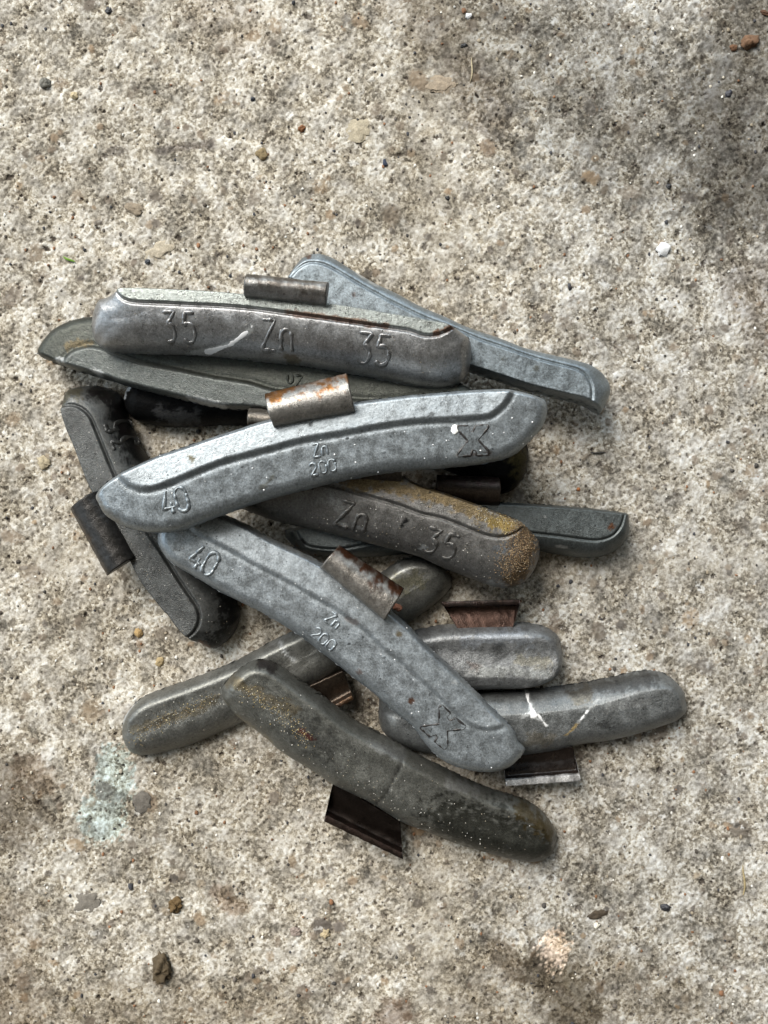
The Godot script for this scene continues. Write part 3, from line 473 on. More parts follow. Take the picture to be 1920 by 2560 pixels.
func grain(seed_: int, frequency: float, octaves: int, res: int, kind := FastNoiseLite.TYPE_SIMPLEX_SMOOTH) -> PackedByteArray:
	var n := FastNoiseLite.new()
	n.seed = seed_
	n.noise_type = kind
	n.frequency = frequency
	n.fractal_octaves = octaves
	n.fractal_gain = 0.55
	if kind == FastNoiseLite.TYPE_CELLULAR:
		n.cellular_return_type = FastNoiseLite.RETURN_CELL_VALUE
	return n.get_seamless_image(res, res).get_data()

func blot(map: PackedByteArray, res: int, x: float, y: float, a: float, b: float, turn: float, value: int, n: FastNoiseLite, wobble := 0.35) -> void:
	var reach := int(ceil(maxf(a, b) * (1.0 + wobble))) + 1
	var c := cos(turn)
	var s := sin(turn)
	for j in range(-reach, reach + 1):
		for i in range(-reach, reach + 1):
			var u := (i * c + j * s) / a
			var v := (j * c - i * s) / b
			var d := sqrt(u * u + v * v)
			if d > 1.6:
				continue
			d += wobble * n.get_noise_2d(x + i, y + j)
			if d < 1.0:
				var at := posmod(int(y) + j, res) * res + posmod(int(x) + i, res)
				map[at] = maxi(map[at], int(value * minf(1.0, (1.0 - d) * 2.5 + 0.25)))

func texture(bytes: PackedByteArray, res: int, format: int) -> ImageTexture:
	var im := Image.create_from_data(res, res, false, format, bytes)
	im.generate_mipmaps()
	return ImageTexture.create_from_image(im)

func ramp(stops: Array) -> PackedByteArray:
	var g := Gradient.new()
	g.offsets = PackedFloat32Array(stops.map(func(s): return s[0]))
	g.colors = PackedColorArray(stops.map(func(s): return Color8(s[1], s[2], s[3])))
	var out := PackedByteArray()
	for i in 256:
		var c := g.sample(i / 255.0)
		out.append_array([c.r8, c.g8, c.b8])
	return out

func concrete() -> StandardMaterial3D:
	var rng := RandomNumberGenerator.new()
	rng.seed = 11
	var w := FastNoiseLite.new()
	w.frequency = 0.27
	w.fractal_octaves = 2
	var patch := grain(1, 1.0 / 52.0, 6, RES)
	var mottle := grain(12, 1.0 / 9.0, 3, RES)
	var broad := grain(2, 1.0 / 95.0, 3, RES)
	var fine := grain(3, 1.0 / 2.6, 2, RES)
	var sand := grain(8, 1.0 / 3.6, 1, RES, FastNoiseLite.TYPE_CELLULAR)
	var chips := grain(9, 1.0 / 15.0, 1, RES, FastNoiseLite.TYPE_CELLULAR)
	var hue := grain(4, 1.0 / 45.0, 3, RES)
	var stone := PackedByteArray()
	stone.resize(RES * RES)
	var tone := stone.duplicate()
	var pit := stone.duplicate()
	var lime := stone.duplicate()
	for k in 1100:   # stones bared by wear
		var r := rng.randf_range(3.0, 9.0) * (2.4 if rng.randf() < 0.16 else 1.0)
		var x := rng.randf() * RES
		var y := rng.randf() * RES
		var t := rng.randf() * PI
		var b := r * rng.randf_range(0.5, 1.0)
		blot(stone, RES, x, y, r, b, t, rng.randi_range(110, 235), w)
		blot(tone, RES, x, y, r * 1.15, b * 1.15, t, rng.randi_range(1, 255), w)
	for k in 7500:   # pores and dark grit
		var r := rng.randf_range(0.8, 2.3) * (1.9 if rng.randf() < 0.07 else 1.0)
		blot(pit, RES, rng.randf() * RES, rng.randf() * RES, r * rng.randf_range(0.8, 1.7), r, rng.randf() * PI, rng.randi_range(40, 190), w, 0.9)
	for k in 500:   # chalky lime spots
		var r := rng.randf_range(1.2, 5.0)
		blot(lime, RES, rng.randf() * RES, rng.randf() * RES, r * rng.randf_range(1.0, 2.5), r, rng.randf() * PI, rng.randi_range(60, 220), w, 0.9)
	var warm := ramp([[0.0, 63, 56, 47], [0.22, 106, 96, 81], [0.42, 149, 137, 117], [0.6, 191, 178, 155], [0.78, 224, 213, 193], [1.0, 248, 244, 232]])
	var cool := ramp([[0.0, 61, 58, 53], [0.22, 101, 97, 91], [0.42, 142, 137, 128], [0.6, 180, 174, 165], [0.78, 213, 208, 199], [1.0, 247, 245, 240]])
	var stones := ramp([[0.0, 116, 106, 95], [0.3, 146, 130, 112], [0.5, 174, 148, 118], [0.7, 128, 119, 110], [0.85, 98, 91, 84], [1.0, 188, 170, 145]])
	var curve := PackedInt32Array()
	for i in 256:
		curve.append(int(100.0 * tanh((i - 128) / 34.0)))
	var rgb := PackedByteArray()
	rgb.resize(RES * RES * 3)
	concrete_height.resize(RES * RES)
	for i in RES * RES:
		var a := patch[i]
		var f := fine[i]
		var s := stone[i]
		var m := hue[i]
		var p := pit[i] * (60 + m) / 200 if pit[i] < 200 else pit[i]
		p = mini(p, 255)
		var rub := 70 + m   # trodden smooth in places, pitted in others
		var t := clampi((curve[a] + (broad[i] - 128) * 5 + (mottle[i] - 128) * 4 + ((f - 128) * 5 + (sand[i] - 128) * 4) * rub / 200 + (chips[i] - 128) * 2) / 10 + 160, 0, 255)
		var l := lime[i]
		var q := t * 3
		var r := (warm[q] * m + cool[q] * (255 - m)) >> 8
		var g := (warm[q + 1] * m + cool[q + 1] * (255 - m)) >> 8
		var b := (warm[q + 2] * m + cool[q + 2] * (255 - m)) >> 8
		if s > 0:
			var z := tone[i] * 3
			var k := s + ((f - 128) >> 1)
			k = clampi(k - maxi(0, t - 150), 0, 210)
			r += ((stones[z] - r) * k) >> 8
			g += ((stones[z + 1] - g) * k) >> 8
			b += ((stones[z + 2] - b) * k) >> 8
		if l > 0:
			r += ((248 - r) * l) >> 8
			g += ((245 - g) * l) >> 8
			b += ((238 - b) * l) >> 8
		if p > 0:
			r += ((58 - r) * p) >> 8
			g += ((50 - g) * p) >> 8
			b += ((44 - b) * p) >> 8
		rgb[3 * i] = r
		rgb[3 * i + 1] = g
		rgb[3 * i + 2] = b
		concrete_height[i] = clampi(128 + (curve[a] >> 3) + ((mottle[i] - 128) >> 2) + ((f - 128) >> 3) + ((sand[i] - 128) >> 3) + (s >> 3) - (p >> 1), 0, 255)
	var mat := StandardMaterial3D.new()
	mat.albedo_texture = texture(rgb, RES, Image.FORMAT_RGB8)
	mat.vertex_color_use_as_albedo = true
	mat.roughness = 0.93
	mat.metallic_specular = 0.3
	mat.heightmap_enabled = true
	mat.heightmap_texture = texture(concrete_height, RES, Image.FORMAT_L8)
	mat.heightmap_scale = 0.038
	return mat

func make_metal_maps() -> void:
	var rng := RandomNumberGenerator.new()
	rng.seed = 23
	var n := METAL_RES * METAL_RES
	var w := FastNoiseLite.new()
	w.frequency = 0.2
	var cloud := grain(31, 1.0 / 60.0, 5, METAL_RES)
	var fine := grain(32, 1.0 / 5.0, 3, METAL_RES)
	var mid := grain(33, 1.0 / 14.0, 3, METAL_RES)
	var speck := PackedByteArray()
	speck.resize(n)
	var fleck := speck.duplicate()
	for k in 380:
		var r := rng.randf_range(0.9, 2.6) * (2.0 if rng.randf() < 0.06 else 1.0)
		blot(speck, METAL_RES, rng.randf() * METAL_RES, rng.randf() * METAL_RES, r * rng.randf_range(1.0, 1.8), r, rng.randf() * PI, rng.randi_range(80, 230), w, 0.4)
	for k in 190:
		var r := rng.randf_range(0.9, 1.9) * (1.8 if rng.randf() < 0.05 else 1.0)
		blot(fleck, METAL_RES, rng.randf() * METAL_RES, rng.randf() * METAL_RES, r, r, 0.0, rng.randi_range(120, 255), w, 0.2)
	for k in 160:   # fine scratches
		var at := Vector2(rng.randf(), rng.randf()) * METAL_RES
		var go := Vector2.from_angle(rng.randf() * TAU)
		var v := rng.randi_range(30, 110)
		for j in rng.randi_range(15, 90):
			at += go
			go = go.rotated(rng.randf_range(-0.03, 0.03))
			var o := posmod(int(at.y), METAL_RES) * METAL_RES + posmod(int(at.x), METAL_RES)
			fleck[o] = maxi(fleck[o], v)
	var rgb := PackedByteArray()
	rgb.resize(n * 3)
	var rough := PackedByteArray()
	rough.resize(n)
	var bump := rough.duplicate()
	for i in n:
		var t := clampi(200 + ((cloud[i] - 128) * 2 + (mid[i] - 128) * 3 + (fine[i] - 128) * 4) / 10, 0, 255)
		var p := speck[i]
		var l := fleck[i]
		var r := t - ((t - 60) * p >> 8)
		r += (255 - r) * l >> 8
		rgb[3 * i] = r
		rgb[3 * i + 1] = r
		rgb[3 * i + 2] = r
		rough[i] = clampi(128 + ((cloud[i] - 128) * 4 + (fine[i] - 128) * 3) / 10 + (p >> 2), 60, 255)
		bump[i] = clampi(128 + ((fine[i] - 128) * 8 + (mid[i] - 128) * 1) / 10 - (p >> 2) + (l >> 2), 0, 255)
	metal_maps = {"color": texture(rgb, METAL_RES, Image.FORMAT_RGB8), "rough": texture(rough, METAL_RES, Image.FORMAT_L8), "normal": relief(bump)}

func relief(bump: PackedByteArray) -> ImageTexture:
	var im := Image.create_from_data(METAL_RES, METAL_RES, false, Image.FORMAT_L8, bump)
	im.convert(Image.FORMAT_RGBA8)
	im.bump_map_to_normal_map(6.0)
	im.generate_mipmaps()
	return ImageTexture.create_from_image(im)

func metal(metallic: float, roughness: float, relief: float, scale := 1.0) -> StandardMaterial3D:
	var m := StandardMaterial3D.new()
	m.vertex_color_use_as_albedo = true
	m.albedo_texture = metal_maps.color
	m.roughness_texture = metal_maps.rough
	m.roughness_texture_channel = BaseMaterial3D.TEXTURE_CHANNEL_RED
	m.roughness = roughness
	m.metallic = metallic
	m.normal_enabled = true
	m.normal_texture = metal_maps.normal
	m.normal_scale = relief
	m.uv1_triplanar = true
	m.uv1_scale = Vector3.ONE * scale / (METAL_TILE * MM)
	return m

func plain(color: Color, roughness := 0.85) -> StandardMaterial3D:
	var m := StandardMaterial3D.new()
	m.albedo_color = color.linear_to_srgb()
	m.roughness = roughness
	return m


# ------------------------------------------------------------------ shapes

func ground_height(x: float, z: float) -> float:
	var u := (x / TILE + 0.5) * RES
	var v := (z / TILE + 0.5) * RES
	var h := 0.0
	for j in [-1, 1]:
		for i in [-1, 1]:
			h += concrete_height[posmod(int(v + j * 0.8), RES) * RES + posmod(int(u + i * 0.8), RES)]
	return (h / 4.0 - 128.0) / 128.0 * 0.6 - 0.1

func build_ground(mat: Material) -> void:
	var stains := Stains.new()
	stains.noise.frequency = 0.3
	stains.noise.fractal_octaves = 4
	stains.noise.seed = 5
	for s in SOILED:
		stains.add(s[0], s[1], s[2], s[3])
	var broad := FastNoiseLite.new()
	broad.seed = 77
	broad.frequency = 0.022
	broad.fractal_octaves = 3
	var cell := 0.42
	var nx := 456
	var nz := 592
	var pos := PackedVector3Array()
	var col := PackedColorArray()
	var uv := PackedVector2Array()
	var idx := PackedInt32Array()
	for j in nz + 1:
		for i in nx + 1:
			var x := (i - nx / 2.0) * cell
			var z := (j - nz / 2.0) * cell
			var rim := minf(minf(i, nx - i), minf(j, nz - j)) / 12.0
			pos.append(Vector3(x, ground_height(x, z) * minf(rim, 1.0), z) * MM)
			uv.append(Vector2(x / TILE + 0.5, z / TILE + 0.5))
			var n := broad.get_noise_2d(x, z)
			var c := Color(0.70, 0.70, 0.70).lerp(Color(0.58, 0.575, 0.565), clampf(n * 0.9 + 0.35, 0.0, 1.0))
			col.append(ground_mark(x, z, stains.over(Vector2(x, z), c, true, 0.5), stains.noise))
	for j in nz:
		for i in nx:
			var a := j * (nx + 1) + i
			idx.append_array([a, a + 1, a + nx + 1, a + 1, a + nx + 2, a + nx + 1])
	# the slab goes on, flat, beyond what the lens sees
	var hx := nx * cell / 2.0
	var hz := nz * cell / 2.0
	var far := 4000.0
	for r in [Rect2(-far, -far, far * 2, far - hz), Rect2(-far, hz, far * 2, far - hz), Rect2(-far, -hz, far - hx, hz * 2), Rect2(hx, -hz, far - hx, hz * 2)]:
		var a := pos.size()
		for q in [r.position, Vector2(r.end.x, r.position.y), Vector2(r.position.x, r.end.y), r.end]:
			pos.append(Vector3(q.x, 0, q.y) * MM)
			uv.append(q / TILE + Vector2(0.5, 0.5))
			col.append(Color(0.66, 0.655, 0.65))
		idx.append_array([a, a + 1, a + 2, a + 1, a + 3, a + 2])
	var ground := part("ground", soft_mesh(pos, idx, col, uv), mat, self)
	ground.set_meta("kind", "structure")
	ground.set_meta("label", "worn cream and grey concrete slab with bared stones, pores and stains")

func ground_mark(x: float, z: float, c: Color, n: FastNoiseLite) -> Color:
	var f := n.get_noise_2d(x * 4.0, z * 4.0) + 0.7 * n.get_noise_2d(x * 12.0, z * 12.0)
	var e := n.get_noise_2d(x * 2.2 + 90.0, z * 2.2)
	# pale blue paint left on the slab, worn through
	var blue := 1.0 - minf(Vector2((x + 58.5) / 4.6, (z - 57.5) / 7.2).length(), Vector2((x + 61.0) / 5.4, (z - 66.0) / 5.6).length())
	if blue + e * 0.5 + f * 0.22 > 0.05:
		c = c.lerp(Color(0.60, 0.73, 0.79), 0.88)
	# chalky pinkish patch
	var pink := 1.0 - Vector2((x - 36.8) / 3.6, (z - 94.5) / 4.6).length()
	if pink + e * 0.7 + f * 0.3 > 0.12:
		c = c.lerp(Color(1.0, 0.88, 0.82), 0.9)
	return c

func build_light_blockers() -> void:
	# added unseen roof and walls that block the sky and shape the light
	var mat := plain(Color(0.42, 0.41, 0.39), 0.9)
	var turn := deg_to_rad(BLOCKER_TURN)
	for w in [["light_blocker_roof", "added unseen flat roof that blocks light over the slab", Vector3(0, BLOCKER_HIGH + 0.05, 1.5 - BLOCKER_OUT), Vector3(5.0, 0.1, 3.0)], ["light_blocker_side", "added unseen wall blocking light from the side", Vector3(1.6, BLOCKER_HIGH / 2.0, 1.5 - BLOCKER_OUT), Vector3(0.1, BLOCKER_HIGH, 3.0)], ["light_blocker_side", "added unseen wall blocking light from the far side", Vector3(-1.6, BLOCKER_HIGH / 2.0, 1.5 - BLOCKER_OUT), Vector3(0.1, BLOCKER_HIGH, 3.0)], ["light_blocker_back", "added unseen wall blocking light from the back", Vector3(0, BLOCKER_HIGH / 2.0, 2.95 - BLOCKER_OUT), Vector3(3.1, BLOCKER_HIGH, 0.1)]]:
		var box := BoxMesh.new()
		box.size = w[3]
		var o := part(numbered(w[0]), box, mat, self)
		o.position = w[2].rotated(Vector3.UP, turn)
		o.rotation.y = turn
		o.set_meta("kind", "structure")
		o.set_meta("label", w[1])

func soft_mesh(pos: PackedVector3Array, idx: PackedInt32Array, col := PackedColorArray(), uv := PackedVector2Array()) -> ArrayMesh:
	var nor := PackedVector3Array()
	nor.resize(pos.size())
	for k in range(0, idx.size(), 3):
		var a := idx[k]
		var b := idx[k + 1]
		var c := idx[k + 2]
		var n := (pos[c] - pos[a]).cross(pos[b] - pos[a])
		nor[a] += n
		nor[b] += n
		nor[c] += n
	for k in nor.size():
		nor[k] = nor[k].normalized() if nor[k].length_squared() > 0.0 else Vector3.UP
	var arrays := []
	arrays.resize(Mesh.ARRAY_MAX)
	arrays[Mesh.ARRAY_VERTEX] = pos
	arrays[Mesh.ARRAY_NORMAL] = nor
	arrays[Mesh.ARRAY_INDEX] = idx
	if col.size():
		arrays[Mesh.ARRAY_COLOR] = col
	if uv.size():
		arrays[Mesh.ARRAY_TEX_UV] = uv
	var m := ArrayMesh.new()
	m.add_surface_from_arrays(Mesh.PRIMITIVE_TRIANGLES, arrays)
	return m

func stitched(pos: PackedVector3Array, rows: int, ring: int, col: PackedColorArray, closed := true) -> ArrayMesh:
	# rows of rings of points, joined to a skin; turned so that it faces outwards
	var idx := PackedInt32Array()
	for j in rows - 1:
		for i in (ring if closed else ring - 1):
			var a := j * ring + i
			var b := j * ring + (i + 1) % ring
			idx.append_array([a, b, a + ring, b, b + ring, a + ring])
	for j in [0, rows - 1] if closed else []:
		for i in range(1, ring - 1):
			var tri := [j * ring, j * ring + i, j * ring + i + 1]
			if j == 0:
				tri.reverse()
			idx.append_array(tri)
	var volume := 0.0
	for k in range(0, idx.size(), 3):
		volume += (pos[idx[k]] - pos[0]).dot((pos[idx[k + 1]] - pos[0]).cross(pos[idx[k + 2]] - pos[0]))
	if volume > 0.0:   # clockwise faces look outwards
		idx.reverse()
	return soft_mesh(pos, idx, col)

func body_mesh(b: Body, color: Color, second: Color, panel: Color, mottle: float, stains: Stains, tone: FastNoiseLite) -> ArrayMesh:
	var lu := b.back.get_baked_length()
	var ll := b.front.get_baked_length()
	var n := int(maxf(lu, ll) / 0.38)
	var m := 100
	var pos := PackedVector3Array()
	var col := PackedColorArray()
	for j in n + 1:
		var t := j / float(n)
		var s := lerpf(t, 0.5 - 0.5 * cos(PI * t), 0.6)
		s = clampf(s, 0.0005, 0.9995)
		var u := b.back.sample_baked(s * lu)
		var l := b.front.sample_baked(s * ll)
		u += Vector2(b.lumps.get_noise_2d(u.x * 3.0, u.y * 3.0), b.lumps.get_noise_2d(u.x * 3.0 + 70.0, u.y * 3.0)) * 0.22
		l += Vector2(b.lumps.get_noise_2d(l.x * 2.0, l.y * 2.0), b.lumps.get_noise_2d(l.x * 2.0 + 70.0, l.y * 2.0)) * 0.14
		var wide := maxf(u.distance_to(l), 0.01)
		for i in m + 1:
			var a := lerpf(i / float(m), 0.5 - 0.5 * cos(PI * i / m), 0.7)
			var p := u.lerp(l, a)
			pos.append(Vector3(p.x, b.surface(p), p.y) * MM)
			var q := p + b.shift
			var v := clampf(0.7 + mottle * (tone.get_noise_2d(q.x, q.y) + 0.5 * tone.get_noise_2d(q.x * 3.7, q.y * 3.7)), 0.0, 1.0)
			var own := second.lerp(color, v)
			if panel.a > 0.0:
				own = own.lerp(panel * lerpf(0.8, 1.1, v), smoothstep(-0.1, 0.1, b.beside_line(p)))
			col.append(stains.over(p, own))
		for under in [[1.0, 0.02, 0.35], [1.0, 0.14, 0.0], [0.0, 0.14, 0.0], [0.0, 0.02, 0.35]]:
			var k: float = minf(0.45, (b.inset_back if under[0] < 0.5 else 1.2) * (1.0 if under[1] > 0.1 else 0.2) / wide)
			var p := u.lerp(l, under[0] + (k if under[0] < 0.5 else -k))
			pos.append(Vector3(p.x, b.base_at(p) + b.edge * under[2], p.y) * MM)
			col.append(second)
	return stitched(pos, n + 1, m + 5, col)

func arc(cx: float, cy: float, rx: float, ry: float, from: float, to: float, n := 14) -> Array:
	var out := []
	for i in n + 1:
		var a := deg_to_rad(lerpf(from, to, i / float(n)))
		out.append(Vector2(cx + rx * cos(a), cy + ry * sin(a)))
	return out

func strokes(letter: String) -> Array:   # in a unit box, y up
	match letter:
		"4": return [[Vector2(0.5, 1.0), Vector2(0.0, 0.27), Vector2(0.95, 0.27)], [Vector2(0.68, 0.5), Vector2(0.68, 0.0)]]
		"0": return [arc(0.5, 0.7, 0.45, 0.3, 0, 180) + arc(0.5, 0.3, 0.45, 0.3, 180, 360) + [Vector2(0.95, 0.7)]]
		"3": return [[Vector2(0.05, 1.0), Vector2(0.92, 1.0), Vector2(0.45, 0.6)] + arc(0.45, 0.3, 0.47, 0.3, 80, -140)]
		"5": return [[Vector2(0.92, 1.0), Vector2(0.22, 1.0), Vector2(0.12, 0.55)] + arc(0.45, 0.32, 0.48, 0.32, 125, -145)]
		"2": return [arc(0.47, 0.72, 0.42, 0.28, 160, -30) + [Vector2(0.05, 0.0), Vector2(0.95, 0.0)]]
		"Z": return [[Vector2(0.08, 1.0), Vector2(0.95, 1.0), Vector2(0.02, 0.0), Vector2(0.98, 0.0)]]
		"n": return [[Vector2(0.05, 0.7), Vector2(0.05, 0.0)], [Vector2(0.05, 0.5)] + arc(0.4, 0.42, 0.35, 0.28, 160, 0) + [Vector2(0.75, 0.0)]]
	return []

func tube(b: Body, path: Array, r: float, color: Color, pos: PackedVector3Array, col: PackedColorArray, idx: PackedInt32Array, lift := 1.3) -> void:
	var c := Curve2D.new()
	for p in path:
		c.add_point(p)
	c.bake_interval = 0.1
	var l := c.get_baked_length()
	var n := maxi(2, int(l / 0.25))
	var ring := 7
	var first := pos.size()
	for j in n + 1:
		var o := l * j / n
		var p := c.sample_baked(o)
		var t := (c.sample_baked(minf(o + 0.15, l)) - c.sample_baked(maxf(o - 0.15, 0.0))).normalized()
		var side := Vector2(-t.y, t.x)
		var grow := 0.55 if j == 0 or j == n else 1.0
		grow *= clampf(0.92 + 0.75 * b.lumps.get_noise_2d(p.x * 1.6 + 300.0, p.y * 1.6), 0.55, 1.2)   # cast unevenly, worn in places
		for i in ring:
			var a := PI * (i / float(ring - 1))
			var q := p + side * cos(a) * r * 1.3 * grow
			pos.append(Vector3(q.x, b.surface(q) + sin(a) * r * lift * grow - 0.05, q.y) * MM)
			col.append(color)
	for j in n:
		for i in ring - 1:
			var a := first + j * ring + i
			idx.append_array([a, a + ring, a + 1, a + 1, a + ring, a + ring + 1])

func outward(pos: PackedVector3Array, idx: PackedInt32Array) -> void:   # turn relief that lies on a face so that it looks up
	var up := 0.0
	for k in range(0, idx.size(), 3):
		up += (pos[idx[k + 2]] - pos[idx[k]]).cross(pos[idx[k + 1]] - pos[idx[k]]).y
	if up < 0.0:
		idx.reverse()

func lettering(b: Body, row: Array, color: Color) -> ArrayMesh:
	var pos := PackedVector3Array()
	var col := PackedColorArray()
	var idx := PackedInt32Array()
	var at := Vector2(row[2][0], row[2][1])
	var right := Vector2(row[2][2], row[2][3]).normalized()
	var up := Vector2(right.y, -right.x)
	var size: Array = row[3]
	if row[1] == "*":   # the crossed emblem, a low plateau with a raised rim
		var form := [[-1, 1], [-0.25, 0.97], [-0.25, 0.62], [0.02, 0.55], [0.2, 0.95], [1, 0.98], [1.02, 0.78], [0.32, 0.02], [1, -0.72], [0.98, -0.98], [0.2, -1], [0.16, -0.66], [-0.06, -0.6], [-0.2, -0.98], [-1, -1], [-1.02, -0.8], [-0.32, 0], [-1, 0.78]]
		var poly := PackedVector2Array()
		for f in form:
			poly.append(at + right * f[0] * size[0] + up * f[1] * size[0])
		var rim := Array(poly)
		rim.append(poly[0])
		tube(b, rim, size[3] * 0.9, Color(0.11, 0.105, 0.10), pos, col, idx)   # grime lodged round the edge
		var first := pos.size()
		for q in poly:
			pos.append(Vector3(q.x, b.surface(q) + size[3] * 0.75, q.y) * MM)
			col.append(color * 0.9)
		var flat := Geometry2D.triangulate_polygon(poly)
		for k in flat:
			idx.append(first + k)
		var lift := (pos[first + flat[2]] - pos[first + flat[0]]).cross(pos[first + flat[1]] - pos[first + flat[0]]).y
		var tube_up := 0.0
		for k in range(0, idx.size() - flat.size(), 3):
			tube_up += (pos[idx[k + 2]] - pos[idx[k]]).cross(pos[idx[k + 1]] - pos[idx[k]]).y
		if lift * tube_up < 0.0:
			for k in range(idx.size() - flat.size(), idx.size(), 3):
				var keep := idx[k]
				idx[k] = idx[k + 1]
				idx[k + 1] = keep
		outward(pos, idx)
		return soft_mesh(pos, idx, col)
	for k in row[1].length():
		for s in strokes(row[1][k]):
			var path := []
			for p in s:
				path.append(at + right * (p.x * size[1] + k * size[2]) + up * p.y * size[0])
			tube(b, path, size[3], color, pos, col, idx)
	outward(pos, idx)
	return soft_mesh(pos, idx, col)

func clip_mesh(row: Array, profile: Array, thick: float, steel: Color, rusted: Color, from: float, to: float, tone: FastNoiseLite, ragged: float) -> ArrayMesh:
	# a strip of sheet steel bent along profile (share of the way out, height), as long as the clip is wide
	var a0 := Vector2(row[0], row[1])
	var a1 := Vector2(row[2], row[3])
	var b0 := Vector2(row[4], row[5])
	var b1 := Vector2(row[6], row[7])
	var reach := (b0.distance_to(a0) + b1.distance_to(a1)) / 2.0
	var c := Curve2D.new()
	var n := profile.size()
	for i in n:
		var p := Vector2(profile[i][0] * reach, profile[i][1])
		var before := Vector2(profile[maxi(i - 1, 0)][0] * reach, profile[maxi(i - 1, 0)][1])
		var after := Vector2(profile[mini(i + 1, n - 1)][0] * reach, profile[mini(i + 1, n - 1)][1])
		var t := (after - before).normalized()
		c.add_point(p, -t * p.distance_to(before) / 3.0, t * p.distance_to(after) / 3.0)
	c.bake_interval = 0.1
	var l := c.get_baked_length()
	var m := 26
	var loop := []   # points (out, up, share of the length) round the sheet's section
	for flip in [1.0, -1.0]:
		for k in m + 1:
			var o := l * (k if flip > 0 else m - k) / m
			var p := c.sample_baked(o)
			var t := (c.sample_baked(minf(o + 0.2, l)) - c.sample_baked(maxf(o - 0.2, 0.0))).normalized()
			p += Vector2(-t.y, t.x) * flip * thick * 0.5
			loop.append(Vector3(p.x / reach, p.y, o / l))
	var pos := PackedVector3Array()
	var col := PackedColorArray()
	var rows := 60
	for j in rows + 1:
		var s := j / float(rows)
		for q in loop:
			var p := a0.lerp(a1, s).lerp(b0.lerp(b1, s), q.x)
			p += Vector2(tone.get_noise_2d(s * 40.0, q.z * 20.0 + row[0]), tone.get_noise_2d(s * 40.0 + 50.0, q.z * 20.0 + row[0])) * 0.12
			pos.append(Vector3(p.x, row[8] + q.y + 0.08 * tone.get_noise_2d(p.x * 2.0, p.y * 2.0), p.y) * MM)
			var e := tone.get_noise_2d(p.x * 1.5 + 9.0, p.y * 1.5) + 0.6 * tone.get_noise_2d(p.x * 5.0, p.y * 5.0)
			var v := smoothstep(from, to, q.z + e * ragged)
			col.append(steel.lerp(rusted, v * clampf(0.9 + e, 0.35, 1.0)))  # blends to rust; on one clip to a painted highlight
	return stitched(pos, rows + 1, loop.size(), col)

func rock_mesh(size: Vector3, jag: float, seed_: int, rings := 10, segments := 14) -> ArrayMesh:
	var n := FastNoiseLite.new()
	n.seed = seed_
	n.frequency = 1.1
	n.fractal_octaves = 3
	var pos := PackedVector3Array()
	for j in rings + 1:
		var a := PI * clampf(j / float(rings), 0.02, 0.98)
		for i in segments:
			var b := TAU * i / segments
			var d := Vector3(sin(a) * cos(b), cos(a), sin(a) * sin(b))
			d *= 1.0 + jag * n.get_noise_3d(d.x, d.y, d.z) * 1.6
			pos.append(d * Vector3(size.x, size.z, size.y) * 0.5 * MM)
	return stitched(pos, rings + 1, segments, PackedColorArray())

func blade_mesh(size: Vector3, bend: float) -> ArrayMesh:
	var pos := PackedVector3Array()
	for j in 15:
		var t := j / 14.0
		var w := size.y * 0.5 * (1.0 - pow(absf(t * 2.0 - 1.0), 3.0) * 0.75)
		for k in 8:
			var a := TAU * k / 8.0
			pos.append(Vector3((t - 0.5) * size.x, size.z * (0.6 + 0.5 * sin(a)) + 0.15 * sin(t * PI), w * cos(a) + bend * size.x * sin(t * 5.0)) * MM)
	return stitched(pos, 15, 8, PackedColorArray())

func flake_mesh(size: Vector3, seed_: int) -> ArrayMesh:
	var rng := RandomNumberGenerator.new()
	rng.seed = seed_
	var pos := PackedVector3Array()
	var edge := []
	for i in 13:
		edge.append(rng.randf_range(0.72, 1.08))
	for layer in [[0.02, 0.9], [0.95, 0.8], [1.0, 0.0], [0.9, 1.0]]:
		for i in 13:
			var a := TAU * i / 13.0
			var r: float = edge[i] * layer[0] * 0.5
			pos.append(Vector3(cos(a) * r * size.x, size.z * layer[1] + 0.25 * cos(a * 2.0) * layer[0], sin(a) * r * size.y) * MM)
	return stitched(pos, 4, 13, PackedColorArray())


# ------------------------------------------------------------------ things

